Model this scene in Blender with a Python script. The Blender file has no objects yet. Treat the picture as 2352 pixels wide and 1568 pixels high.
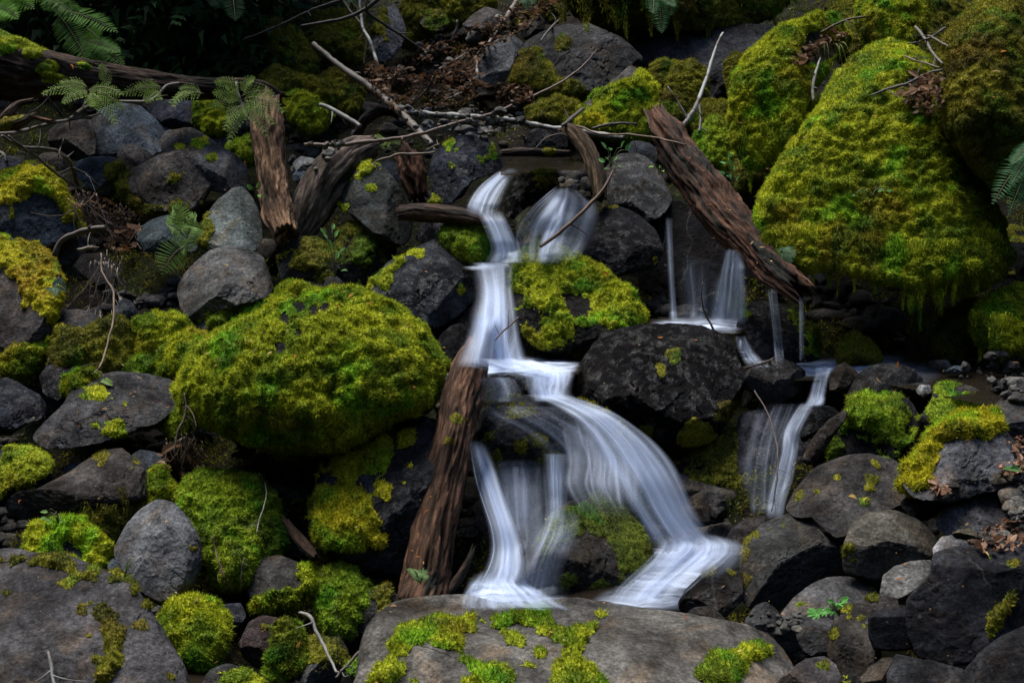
import bpy, bmesh, math, random
import numpy as np
from mathutils import Vector

SC = bpy.context.scene
# ------------------------------------------------------------------ camera, sky, sun, exposure
CAM = np.array([0.0, 0.0, 1.6]); PITCH = math.radians(12.0)
FPX = 2352 * 50 / 36.0
FWD = np.array([0, math.cos(PITCH), -math.sin(PITCH)])
UPV = np.array([0, math.sin(PITCH), math.cos(PITCH)])
RGT = np.array([1.0, 0, 0])
cam = bpy.data.cameras.new("camera"); cam.lens = 50; cam.sensor_width = 36
cam.clip_start = 0.05; cam.clip_end = 400
cam.dof.use_dof = True; cam.dof.focus_distance = 5.6; cam.dof.aperture_fstop = 9.0
camo = bpy.data.objects.new("camera", cam); SC.collection.objects.link(camo)
camo.location = CAM; camo.rotation_euler = (math.pi / 2 - PITCH, 0, 0)
SC.camera = camo

SUN_EL, SUN_AZ = math.radians(68), math.radians(-42)      # azimuth from +Y (behind the falls), towards -X (left)
world = bpy.data.worlds.new("World"); SC.world = world; world.use_nodes = True
wn = world.node_tree.nodes; wl = world.node_tree.links
sky = wn.new("ShaderNodeTexSky"); sky.sky_type = 'NISHITA'; sky.sun_disc = False
sky.sun_elevation = SUN_EL; sky.sun_rotation = SUN_AZ
wn["Background"].inputs[1].default_value = 0.095
wl.new(sky.outputs[0], wn["Background"].inputs[0])
sun = bpy.data.lights.new("sun", 'SUN'); sun.energy = 2.9; sun.angle = math.radians(30); sun.color = (1, .95, .86)
suno = bpy.data.objects.new("sun", sun); SC.collection.objects.link(suno)
sd = Vector((math.sin(SUN_AZ) * math.cos(SUN_EL), math.cos(SUN_AZ) * math.cos(SUN_EL), math.sin(SUN_EL)))
suno.rotation_euler = sd.to_track_quat('Z', 'Y').to_euler()
SC.view_settings.view_transform = 'Standard'; SC.view_settings.look = 'None'
SC.view_settings.exposure = 1.28; SC.view_settings.gamma = 1.0
SC.render.engine = 'CYCLES'
SC.cycles.transparent_max_bounces = 40; SC.cycles.max_bounces = 6; SC.cycles.diffuse_bounces = 3
SC.cycles.glossy_bounces = 2; SC.cycles.caustics_reflective = False; SC.cycles.caustics_refractive = False

# ------------------------------------------------------------------ helpers
RNG = np.random.default_rng(7); random.seed(7)
def at(px, py, d):
    """pixel of the 2352x1568 frame and distance along the view axis -> point"""
    px = np.asarray(px, float); py = np.asarray(py, float); d = np.asarray(d, float)
    k = ((px - 1176) / FPX)[..., None] * RGT + ((784 - py) / FPX)[..., None] * UPV + FWD
    return CAM + k * d[..., None]
def proj(P):
    q = P - CAM; d = q @ FWD
    return 1176 + FPX * (q @ RGT) / d, 784 - FPX * (q @ UPV) / d, d
TPY = [-300, -200, 0, 200, 400, 600, 850, 1100, 1400, 1568, 1800]
TYD = [11.5, 10.3, 8.8, 7.7, 6.9, 6.3, 5.75, 5.2, 4.65, 4.35, 3.95]
def Yg(py): return np.interp(py, TPY, TYD)
CROP = dict(O=(0, 0, 1), A=(0, 0, .336), B=(780.9, 0, .336), C=(1561.7, 0, .336), D=(0, 517.4, .336), E=(780.9, 517.4, .336),
            F=(1561.7, 517.4, .336), G=(0, 1041.5, .336), H=(780.9, 1041.5, .336), I=(1561.7, 1041.5, .336))
def cv(crop, pts):
    x0, y0, s = CROP[crop]
    return np.array([(x0 + p[0] * s, y0 + p[1] * s) for p in pts], float)

# vectorised gradient noise
_perm = np.random.default_rng(3).permutation(256); _perm = np.concatenate([_perm, _perm, _perm])
_g = np.random.default_rng(4).normal(size=(256, 3)); _g /= np.linalg.norm(_g, axis=1)[:, None]
def noise(P):
    Pi = np.floor(P).astype(int); f = P - Pi; Pi &= 255
    u = f * f * f * (f * (f * 6 - 15) + 10)
    r = 0
    for dx in (0, 1):
        wx = u[:, 0] if dx else 1 - u[:, 0]
        for dy in (0, 1):
            wy = u[:, 1] if dy else 1 - u[:, 1]
            for dz in (0, 1):
                wz = u[:, 2] if dz else 1 - u[:, 2]
                h = _perm[_perm[_perm[(Pi[:, 0] + dx) & 255] + ((Pi[:, 1] + dy) & 255)] + ((Pi[:, 2] + dz) & 255)]
                r = r + wx * wy * wz * (_g[h] * (f - (dx, dy, dz))).sum(1)
    return r * 1.5
def fbm(P, s, o=4, seed=0, gain=.5):
    r = 0; a = 1; P = P * s + seed * 17.31
    for k in range(o):
        r = r + a * noise(P + k * 5.7); P = P * 2.03; a *= gain
    return r

def vnorm(V, F):
    n = np.cross(V[F[:, 1]] - V[F[:, 0]], V[F[:, 2]] - V[F[:, 0]])
    N = np.stack([np.bincount(F.ravel(), np.repeat(n[:, k], F.shape[1]), len(V)) for k in range(3)], 1)
    return N / np.maximum(np.linalg.norm(N, axis=1), 1e-12)[:, None]
_ico = {}
def ico(n):
    if n not in _ico:
        bm = bmesh.new(); bmesh.ops.create_icosphere(bm, subdivisions=n, radius=1)
        _ico[n] = (np.array([v.co[:] for v in bm.verts]), np.array([[v.index for v in f.verts] for f in bm.faces])); bm.free()
    return _ico[n]
def mk(name, V, F, mat, parent=None, loc=None, smooth=True, col=None, uv=None, color=None, attrs=None):
    """link one mesh object; V in world coordinates, loc = its origin (base)"""
    V = np.asarray(V, float); F = np.asarray(F, int)
    if loc is None: loc = np.zeros(3) if parent is None else np.array(parent.location)
    me = bpy.data.meshes.new(name); k = F.shape[1]
    me.vertices.add(len(V)); me.vertices.foreach_set("co", (V - loc).astype(np.float32).ravel())
    me.loops.add(F.size); me.loops.foreach_set("vertex_index", F.astype(np.int32).ravel())
    me.polygons.add(len(F)); me.polygons.foreach_set("loop_start", np.arange(0, F.size, k, dtype=np.int32))
    sm = np.broadcast_to(np.asarray(smooth, bool), (len(F),)); me.polygons.foreach_set("use_smooth", sm.copy())
    if col is not None:
        a = me.color_attributes.new("Col", 'FLOAT_COLOR', 'POINT')
        a.data.foreach_set("color", np.c_[col, np.ones(len(V))].astype(np.float32).ravel())
    if uv is not None:
        l = me.uv_layers.new(name="UVMap"); l.data.foreach_set("uv", uv[F.ravel()].astype(np.float32).ravel())
    for an, av in (attrs or {}).items():
        a = me.attributes.new(an, 'FLOAT', 'POINT'); a.data.foreach_set("value", np.asarray(av, np.float32))
    me.update(calc_edges=True); me.validate(); me.materials.append(mat)
    o = bpy.data.objects.new(name, me); SC.collection.objects.link(o)
    if color is not None: o.color = color
    if parent is None: o.location = loc
    else: o.parent = parent
    return o
def tag(o, label, cat, group=None, kind=None):
    o['label'] = label; o['category'] = cat
    if group: o['group'] = group
    if kind: o['kind'] = kind
    return o
def empty(name, loc, label, cat, group=None):
    o = bpy.data.objects.new(name, None); SC.collection.objects.link(o); o.location = loc; o.empty_display_size = .05
    return tag(o, label, cat, group)

# nearest surface seen through each 8-pixel cell: things are laid onto what is already built
GW, GH, CELL = 330, 236, 8
ZB = np.repeat((Yg((np.arange(GH) - 20) * CELL + 4.0) + .22)[:, None], GW, 1)
def zadd(V):
    x, y, d = proj(V); i = ((y) // CELL).astype(int) + 20; j = (x // CELL).astype(int) + 18
    ok = (i >= 0) & (i < GH) & (j >= 0) & (j < GW); np.minimum.at(ZB, (i[ok], j[ok]), d[ok])
def zat(px, py):
    i = np.clip((np.asarray(py) // CELL).astype(int) + 20, 0, GH - 1); j = np.clip((np.asarray(px) // CELL).astype(int) + 18, 0, GW - 1)
    return ZB[i, j]

# ------------------------------------------------------------------ materials
def new_mat(name):
    m = bpy.data.materials.new(name); m.use_nodes = True; nt = m.node_tree; nt.nodes.clear()
    out = nt.nodes.new("ShaderNodeOutputMaterial")
    def N(t, **kw):
        n = nt.nodes.new("ShaderNode" + t)
        for k, v in kw.items():
            if k[0] == '_': setattr(n, k[1:], v)
            else:
                n.inputs[int(k[1:]) if k[0] == 'i' and k[1:].isdigit() else k].default_value = v
        return n
    L = nt.links.new
    return m, N, L, out
def ramp(N, stops):
    r = N("ValToRGB"); e = r.color_ramp.elements
    while len(e) < len(stops): e.new(.5)
    for k, (p, c) in enumerate(stops):
        e[k].position = p; e[k].color = (c, c, c, 1) if isinstance(c, (int, float)) else (*c, 1)
    return r
def mixc(N, L, fac, a, b, mode='MIX'):
    n = N("Mix", _data_type='RGBA', _blend_type=mode)
    for s, v in ((0, fac), (6, a), (7, b)):
        if hasattr(v, 'node'): L(v, n.inputs[s])
        elif isinstance(v, tuple): n.inputs[s].default_value = (*v, 1)
        else: n.inputs[s].default_value = v
    return n.outputs[2]
def math_(N, L, op, a, b=None, clamp=False):
    n = N("Math", _operation=op, _use_clamp=clamp)
    for s, v in ((0, a), (1, b)):
        if v is None: continue
        if hasattr(v, 'node'): L(v, n.inputs[s])
        else: n.inputs[s].default_value = v
    return n.outputs[0]
def vec_off(N, L):
    tc = N("TexCoord"); oi = N("ObjectInfo"); sc = N("VectorMath", _operation='SCALE'); sc.inputs[0].default_value = (13.7, 7.1, 21.3)
    L(oi.outputs['Random'], sc.inputs['Scale']); ad = N("VectorMath", _operation='ADD')
    L(tc.outputs['Object'], ad.inputs[0]); L(sc.outputs[0], ad.inputs[1]); return ad.outputs[0], oi

def rock_material():
    m, N, L, out = new_mat("rock_surface"); v, oi = vec_off(N, L)
    def nz(scale, det=6, rough=.6, dist=0.0):
        n = N("TexNoise", Scale=scale, Detail=det, Roughness=rough, Distortion=dist); L(v, n.inputs['Vector']); return n.outputs[0]
    big = nz(4, 8, .62, .4); mid = nz(17, 8, .7); fine = nz(85, 6, .7); stain = nz(6.5, 5, .6, .8)
    c = mixc(N, L, 1.0, oi.outputs['Color'], ramp_out(N, L, big, [(.36, .35), (.5, .9), (.64, 1.8)]), 'MULTIPLY')
    c = mixc(N, L, 1.0, c, ramp_out(N, L, mid, [(.36, .6), (.5, 1.0), (.64, 1.4)]), 'MULTIPLY')
    c = mixc(N, L, 1.0, c, ramp_out(N, L, fine, [(.36, .6), (.5, .97), (.64, 1.5)]), 'MULTIPLY')
    br = mixc(N, L, 1.0, c, (1.35, 1.02, .70), 'MULTIPLY')
    c = mixc(N, L, ramp_out(N, L, stain, [(.52, 0.0), (.64, .6)]), c, br)
    vo = N("TexVoronoi", Scale=42.0); L(v, vo.inputs['Vector'])                      # pale crusts of lichen
    li = math_(N, L, 'MULTIPLY', ramp_out(N, L, vo.outputs['Distance'], [(.16, 1.0), (.3, 0.0)]), ramp_out(N, L, nz(9, 4), [(.56, 0.0), (.66, .55)]))
    dry = math_(N, L, 'SUBTRACT', 1.0, oi.outputs['Alpha'], True); li = math_(N, L, 'MULTIPLY', li, math_(N, L, 'MULTIPLY', dry, dry))
    c = mixc(N, L, li, c, (.15, .155, .135))
    # faint quartz veins
    wv = N("TexWave", Scale=2.1, Distortion=9.0, Detail=4.0, _wave_type='BANDS'); wv.inputs['Detail Scale'].default_value = 1.4; L(v, wv.inputs['Vector'])
    ve = math_(N, L, 'MULTIPLY', ramp_out(N, L, wv.outputs[1], [(.985, 0.0), (.999, .22)]), ramp_out(N, L, nz(3, 3), [(.5, 0.0), (.6, 1.0)]))
    ve = math_(N, L, 'MULTIPLY', ve, dry); c = mixc(N, L, ve, c, (.17, .17, .165))
    wet = oi.outputs['Alpha']
    p = N("BsdfPrincipled"); L(c, p.inputs['Base Color'])
    film = math_(N, L, 'MULTIPLY', math_(N, L, 'MULTIPLY', math_(N, L, 'SUBTRACT', wet, .22), 2.4, True), ramp_out(N, L, nz(21, 6, .7), [(.48, .0), (.60, 1.0)]))   # water film, thinner in places
    rr = math_(N, L, 'SUBTRACT', .9, math_(N, L, 'MULTIPLY', film, .76)); L(rr, p.inputs['Roughness'])
    L(math_(N, L, 'ADD', .05, math_(N, L, 'MULTIPLY', math_(N, L, 'MULTIPLY', film, film), .30)), p.inputs['Specular IOR Level'])
    b1 = N("Bump", Strength=.8, Distance=.03); L(mid, b1.inputs['Height'])
    mu = N("TexNoise", Scale=38.0, Detail=10.0, Roughness=.72, Distortion=.3); L(v, mu.inputs['Vector'])
    b2 = N("Bump", Strength=.9, Distance=.016); L(mu.outputs[0], b2.inputs['Height']); L(b1.outputs[0], b2.inputs['Normal'])
    L(b2.outputs[0], p.inputs['Normal']); L(p.outputs[0], out.inputs[0]); return m
def ramp_out(N, L, src, stops):
    r = ramp(N, stops); L(src, r.inputs[0]); return r.outputs[0]
def moss_material():
    m, N, L, out = new_mat("moss_surface"); at_ = N("Attribute", _attribute_name="Col"); tc = N("TexCoord")
    n = N("TexNoise", Scale=120.0, Detail=4.0); L(tc.outputs['Object'], n.inputs['Vector'])
    c = mixc(N, L, 1.0, at_.outputs['Color'], ramp_out(N, L, n.outputs[0], [(.38, .55), (.62, 1.35)]), 'MULTIPLY')
    d = N("BsdfPrincipled", Roughness=.75); d.inputs['Specular IOR Level'].default_value = .18; L(c, d.inputs['Base Color'])
    b = N("Bump", Strength=.8, Distance=.01); L(n.outputs[0], b.inputs['Height']); L(b.outputs[0], d.inputs['Normal'])
    t = N("BsdfTranslucent"); L(c, t.inputs[0]); x = N("MixShader", i0=.35); L(d.outputs[0], x.inputs[1]); L(t.outputs[0], x.inputs[2])
    L(x.outputs[0], out.inputs[0]); return m
def leaf_material():
    m, N, L, out = new_mat("leaf_surface"); at_ = N("Attribute", _attribute_name="Col")
    d = N("BsdfPrincipled", Roughness=.55); d.inputs['Specular IOR Level'].default_value = .12; L(at_.outputs['Color'], d.inputs['Base Color'])
    t = N("BsdfTranslucent"); L(at_.outputs['Color'], t.inputs[0]); x = N("MixShader", i0=.35); L(d.outputs[0], x.inputs[1]); L(t.outputs[0], x.inputs[2])
    L(x.outputs[0], out.inputs[0]); return m
def wood_material():
    m, N, L, out = new_mat("weathered_wood"); tc = N("TexCoord"); oi = N("ObjectInfo")
    mp = N("Mapping"); mp.inputs['Scale'].default_value = (1, 1, 1); L(tc.outputs['UV'], mp.inputs['Vector'])
    ad = N("VectorMath", _operation='ADD'); L(mp.outputs[0], ad.inputs[0]); sc = N("VectorMath", _operation='SCALE'); sc.inputs[0].default_value = (5, 9, 31); L(oi.outputs['Random'], sc.inputs['Scale']); L(sc.outputs[0], ad.inputs[1])
    def nz(sx, sy, det=6, rough=.65, dist=0.0):
        q = N("VectorMath", _operation='MULTIPLY'); q.inputs[1].default_value = (sx, sy, 1); L(ad.outputs[0], q.inputs[0])
        n = N("TexNoise", Scale=1.0, Detail=det, Roughness=rough, Distortion=dist); L(q.outputs[0], n.inputs['Vector']); return n.outputs[0]
    fib = nz(60, 7, 7, .7, .4); fine = nz(190, 22, 4, .6); blot = nz(9, 5, 6, .65); crack = nz(28, 2.2, 5, .6, .6)
    c = mixc(N, L, 1.0, oi.outputs['Color'], ramp_out(N, L, fib, [(.38, .28), (.5, .9), (.62, 1.9)]), 'MULTIPLY')
    c = mixc(N, L, 1.0, c, ramp_out(N, L, blot, [(.38, .4), (.5, .95), (.62, 1.6)]), 'MULTIPLY')
    c = mixc(N, L, ramp_out(N, L, crack, [(.38, .95), (.45, 0.0)]), c, (.006, .009, .007))
    wet = oi.outputs['Alpha']
    p = N("BsdfPrincipled"); L(c, p.inputs['Base Color']); L(math_(N, L, 'SUBTRACT', .88, math_(N, L, 'MULTIPLY', wet, .5)), p.inputs['Roughness'])
    p.inputs['Specular IOR Level'].default_value = .14
    b1 = N("Bump", Strength=.9, Distance=.016); L(math_(N, L, 'ADD', fib, math_(N, L, 'MULTIPLY', crack, .8)), b1.inputs['Height'])
    b2 = N("Bump", Strength=.6, Distance=.005); L(fine, b2.inputs['Height']); L(b1.outputs[0], b2.inputs['Normal'])
    L(b2.outputs[0], p.inputs['Normal']); L(p.outputs[0], out.inputs[0]); return m
def twig_material():
    m, N, L, out = new_mat("twig_bark"); v, oi = vec_off(N, L)
    n = N("TexNoise", Scale=38.0, Detail=5.0); L(v, n.inputs['Vector']); n2 = N("TexNoise", Scale=14.0, Detail=3.0); L(v, n2.inputs['Vector'])
    c = mixc(N, L, 1.0, oi.outputs['Color'], ramp_out(N, L, n.outputs[0], [(.3, .5), (.7, 1.5)]), 'MULTIPLY')
    li = math_(N, L, 'MULTIPLY', ramp_out(N, L, n2.outputs[0], [(.44, 0.0), (.52, 1.0)]), oi.outputs['Alpha'])
    c = mixc(N, L, li, c, (.26, .27, .26))
    p = N("BsdfPrincipled", Roughness=.7); L(c, p.inputs['Base Color']); b = N("Bump", Strength=.6, Distance=.004); L(n.outputs[0], b.inputs['Height']); L(b.outputs[0], p.inputs['Normal'])
    L(p.outputs[0], out.inputs[0]); return m
def soil_material():
    m, N, L, out = new_mat("wet_soil"); tc = N("TexCoord")
    def nz(s, d=8): 
        n = N("TexNoise", Scale=s, Detail=d, Roughness=.68); L(tc.outputs['Object'], n.inputs['Vector']); return n.outputs[0]
    a = nz(2.2); b = nz(24)
    c = mixc(N, L, ramp_out(N, L, a, [(.42, 0.0), (.6, 1.0)]), (.0075, .0055, .004), (.009, .012, .0035))
    c = mixc(N, L, 1.0, c, ramp_out(N, L, b, [(.3, .4), (.7, 1.9)]), 'MULTIPLY')
    p = N("BsdfPrincipled", Roughness=.85); p.inputs['Specular IOR Level'].default_value = .08; L(c, p.inputs['Base Color']); bm_ = N("Bump", Strength=1.0, Distance=.05); L(b, bm_.inputs['Height']); L(bm_.outputs[0], p.inputs['Normal'])
    L(p.outputs[0], out.inputs[0]); return m
def fall_material():
    m, N, L, out = new_mat("falling_water"); tc = N("TexCoord"); de = N("Attribute", _attribute_name="dens"); ed = N("Attribute", _attribute_name="edge"); sd_ = N("Attribute", _attribute_name="seed")
    ad = N("VectorMath", _operation='ADD'); L(tc.outputs['UV'], ad.inputs[0]); cb = N("CombineXYZ"); L(sd_.outputs['Fac'], cb.inputs[0]); L(sd_.outputs['Fac'], cb.inputs[2]); L(cb.outputs[0], ad.inputs[1])
    def nz(sx, sy, det=3, rough=.55):
        q = N("VectorMath", _operation='MULTIPLY'); q.inputs[1].default_value = (sx, sy, 1); L(ad.outputs[0], q.inputs[0])
        n = N("TexNoise", Scale=1.0, Detail=det, Roughness=rough, Distortion=.15); L(q.outputs[0], n.inputs['Vector']); return n.outputs[0]
    s1 = nz(19, 1.7, 4); s2 = nz(70, 2.4, 3); s3 = nz(210, 5.0, 2)
    st = math_(N, L, 'ADD', math_(N, L, 'MULTIPLY', s1, .72), math_(N, L, 'ADD', math_(N, L, 'MULTIPLY', s2, .22), math_(N, L, 'MULTIPLY', s3, .06)))
    st = ramp_out(N, L, st, [(.34, .45), (.5, .85), (.66, 1.35)])
    a = math_(N, L, 'MULTIPLY', math_(N, L, 'MULTIPLY', ed.outputs['Fac'], de.outputs['Fac']), st, True)
    d = N("BsdfPrincipled", Roughness=.45); d.inputs['Base Color'].default_value = (.64, .74, .94, 1); d.inputs['Specular IOR Level'].default_value = .4  # blue of the reflected sky is put into the water's base colour
    t = N("BsdfTranslucent"); t.inputs[0].default_value = (.64, .74, .94, 1); x = N("MixShader", i0=.4); L(d.outputs[0], x.inputs[1]); L(t.outputs[0], x.inputs[2])
    tr = N("BsdfTransparent"); y = N("MixShader"); L(a, y.inputs[0]); L(tr.outputs[0], y.inputs[1]); L(x.outputs[0], y.inputs[2]); L(y.outputs[0], out.inputs[0]); return m
def pool_material():
    m, N, L, out = new_mat("pool_water"); tc = N("TexCoord"); de = N("Attribute", _attribute_name="dens")
    mp = N("Mapping"); mp.inputs['Scale'].default_value = (2.2, 11, 1); L(tc.outputs['Object'], mp.inputs['Vector'])
    n = N("TexNoise", Scale=2.4, Detail=5.0, Distortion=.7); L(mp.outputs[0], n.inputs['Vector'])
    g = N("BsdfPrincipled", Roughness=.07); g.inputs['Base Color'].default_value = (.018, .014, .010, 1); g.inputs['IOR'].default_value = 1.33
    b = N("Bump", Strength=.35, Distance=.01); L(n.outputs[0], b.inputs['Height']); L(b.outputs[0], g.inputs['Normal'])
    tr = N("BsdfTransparent"); tr.inputs[0].default_value = (.55, .5, .42, 1); gg = N("MixShader", i0=.72); L(tr.outputs[0], gg.inputs[1]); L(g.outputs[0], gg.inputs[2])
    f = N("BsdfPrincipled", Roughness=.5); f.inputs['Base Color'].default_value = (.64, .74, .94, 1)  # foam colour carries the same painted sky blue
    st = ramp_out(N, L, n.outputs[0], [(.32, .1), (.62, 1.15)]); a = math_(N, L, 'MULTIPLY', st, de.outputs['Fac'], True)
    x = N("MixShader"); L(a, x.inputs[0]); L(gg.outputs[0], x.inputs[1]); L(f.outputs[0], x.inputs[2]); L(x.outputs[0], out.inputs[0]); return m
M_ROCK = rock_material(); M_MOSS = moss_material(); M_LEAF = leaf_material(); M_WOOD = wood_material(); M_TWIG = twig_material(); M_SOIL = soil_material(); M_FALL = fall_material(); M_POOL = pool_material()

# ------------------------------------------------------------------ moss, rocks
def poly_sd(px, py, poly):
    """signed distance in pixels, positive inside"""
    a = poly; b = np.roll(poly, -1, 0); best = np.full(len(px), 1e18); ins = np.zeros(len(px), bool)
    for (ax, ay), (bx, by) in zip(a, b):
        ex, ey = bx - ax, by - ay; t = np.clip(((px - ax) * ex + (py - ay) * ey) / max(ex * ex + ey * ey, 1e-9), 0, 1)
        best = np.minimum(best, (px - ax - t * ex) ** 2 + (py - ay - t * ey) ** 2)
        if ay != by:
            c = ((ay > py) != (by > py)) & (px < (bx - ax) * (py - ay) / (by - ay) + ax); ins ^= c
    d = np.sqrt(best); return np.where(ins, d, -d)
PAL = dict(  # moss kinds: three tones each
    y=[(.37, .34, .012), (.46, .43, .022), (.24, .26, .012)],
    g=[(.15, .24, .012), (.25, .33, .018), (.085, .135, .010)],
    m=[(.245, .285, .011), (.37, .40, .018), (.125, .19, .010)],
    o=[(.13, .125, .011), (.19, .185, .014), (.075, .082, .009)],
    w=[(.075, .10, .010), (.11, .14, .013), (.045, .06, .008)],
    b=[(.17, .15, .014), (.21, .20, .016), (.10, .105, .011)])
def moss_col(P, pal, seed):
    a, b, c = [np.array(x) for x in PAL[pal]]
    n1 = np.clip(fbm(P, 4, 4, seed) * 1.5 + .5, 0, 1)[:, None]; n2 = np.clip(fbm(P, 8, 4, seed + 5) * 2.2 + .1, 0, 1)[:, None]; n3 = np.clip(fbm(P, 6, 3, seed + 9) * 3 - .7, 0, 1)[:, None]; n4 = np.clip(fbm(P, 3.1, 3, seed + 21) * 2.4 - .5, 0, 1)[:, None]
    o = ((a * (1 - n1) + b * n1) * (1 - n2) + c * n2) * 1.12; o = o * (1 - n4) + o * np.array([.78, .62, .9]) * n4; return o * (1 - n3) + o * np.array([.62, 1.05, 1.0]) * n3      # greener cushions of another species
def blades(P, Nn, C, ln, wd, droop=0.0, spread=.7, rng=RNG):
    n = len(P)
    r = rng.normal(size=(n, 3)); r /= np.linalg.norm(r, axis=1)[:, None]
    D = Nn * .55 + r * spread + np.array([0, 0, 1]) * (.25 - droop - np.clip(.25 - Nn[:, 2:3], 0, 1) * 1.1)
    D /= np.linalg.norm(D, axis=1)[:, None]
    S = np.cross(D, rng.normal(size=(n, 3))); S /= np.maximum(np.linalg.norm(S, axis=1), 1e-9)[:, None]
    l = (ln * rng.uniform(.5, 1.5, n))[:, None]; w = (wd * rng.uniform(.6, 1.4, n))[:, None]
    base = P - Nn * .003
    V = np.stack([base - S * w / 2, base + S * w / 2, base + D * l + Nn * .002], 1).reshape(-1, 3)
    cc = C * rng.uniform(.6, 1.45, (n, 1)) * np.array([1, 1, 1]) + 0
    return V, np.arange(3 * n).reshape(-1, 3), np.repeat(cc, 3, 0)
SEED = [0]
def moss_on(parent, V, F, polys, pal='m', thick=.014, ln=.009, wd=.0036, dens=52000, auto=None, bare=(), ragged=1.0, droop=0., drapes=(), lump=1.0):
    SEED[0] += 1; sd_ = SEED[0]; Nn = vnorm(V, F); px, py, d = proj(V)
    mask = np.full(len(V), -9.0); tuft = 1.3 * fbm(V, 17, 3, sd_ + 8) if polys != 'all' else 0; flat_ = np.zeros(len(V), bool)
    if polys == 'all': mask[:] = 1.2
    else:
        for q in polys:
            if isinstance(q, tuple): s = (q[2] * 1.1 - np.hypot(px - q[0], (py - q[1]) * 1.25)) / 11.0 + tuft; flat_ |= s > mask
            else: s = poly_sd(px, py, q) / 13.0 + tuft * .9
            mask = np.maximum(mask, s)
    for q in bare:
        s = q[2] - np.hypot(px - q[0], py - q[1]) if isinstance(q, tuple) else poly_sd(px, py, q)
        mask = np.minimum(mask, -s / 11.0)
    mask = mask + ragged * fbm(V, 14, 3, sd_) * 1.0
    if auto is not None: mask = np.maximum(mask, (Nn[:, 2] * .9 + fbm(V, 7, 4, sd_ + 3) * 1.1 - auto) * 3)
    keep = mask[F].mean(1) > 0
    if keep.sum() < 4: return None
    f = F[keep]; idx = np.unique(f); mp = np.full(len(V), -1); mp[idx] = np.arange(len(idx)); f = mp[f]
    v0, n0, m0 = V[idx], Nn[idx], mask[idx]
    h = np.clip(m0 * .8 + .15, -.15, 1) * thick * np.where(flat_[idx], .45, 1) * (1 + lump * (.5 * fbm(v0, 6, 3, sd_ + 1) + .75 * fbm(v0, 29, 3, sd_ + 2)))
    v = v0 + n0 * h[:, None]; n = vnorm(v, f)
    C = moss_col(v, pal, sd_)
    e = np.cross(v[f[:, 1]] - v[f[:, 0]], v[f[:, 2]] - v[f[:, 0]]); ar = np.linalg.norm(e, axis=1) / 2
    fn = e / np.maximum(2 * ar, 1e-12)[:, None]; view = v[f[:, 0]] - CAM; view /= np.linalg.norm(view, axis=1)[:, None]
    w = ar * ((fn * view).sum(1) < .35); tot = w.sum(); k = int(tot * dens); 
    Vs, Fs, Cs, sm = [v], [f], [C], [np.ones(len(f), bool)]; off = len(v)
    def add(a):
        nonlocal off
        Vs.append(a[0]); Fs.append(a[1] + off); Cs.append(a[2]); sm.append(np.zeros(len(a[1]), bool)); off += len(a[0])
    if k > 0:
        t = RNG.choice(len(f), k, p=w / tot); r1 = np.sqrt(RNG.random(k))[:, None]; r2 = RNG.random(k)[:, None]
        def bl(A): return A[f[t, 0]] * (1 - r1) + A[f[t, 1]] * r1 * (1 - r2) + A[f[t, 2]] * r1 * r2
        add(blades(bl(v), bl(n), bl(C), ln, wd, droop))
    for (x, y0, y1, wpx) in drapes:                       # hanging beards of moss
        d0 = float(np.min(zat(np.full(9, x), np.linspace(y0 - 90, y0, 9)))) - .008; y00 = y0 - 75; q = int((y1 - y00) * wpx * .11); tt = RNG.random(q)
        taper = np.clip((1 - tt) * 1.6, .06, 1); ph = RNG.random() * 6; xx = x + RNG.normal(size=q) * wpx * .26 * taper + 5 * np.sin(tt * 4 + ph); yy = y00 + tt * (y1 - y00) + 14 * np.sin(xx * .21 + ph) * tt
        dd = np.minimum(d0, zat(xx, yy) - .008) + np.abs(RNG.normal(size=q)) * .012
        P = at(xx, yy, dd); add(blades(P, np.tile(-FWD * .6, (q, 1)), moss_col(P, pal, sd_) * 1.25, ln * 1.7, wd * .95, 1.4, .45))  # beards coloured brighter than the moss, to make up for poor light
    V2 = np.concatenate(Vs); o = mk("moss", V2, np.concatenate(Fs), M_MOSS, parent, smooth=np.concatenate(sm), col=np.concatenate(Cs))
    zadd(v); return o

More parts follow.
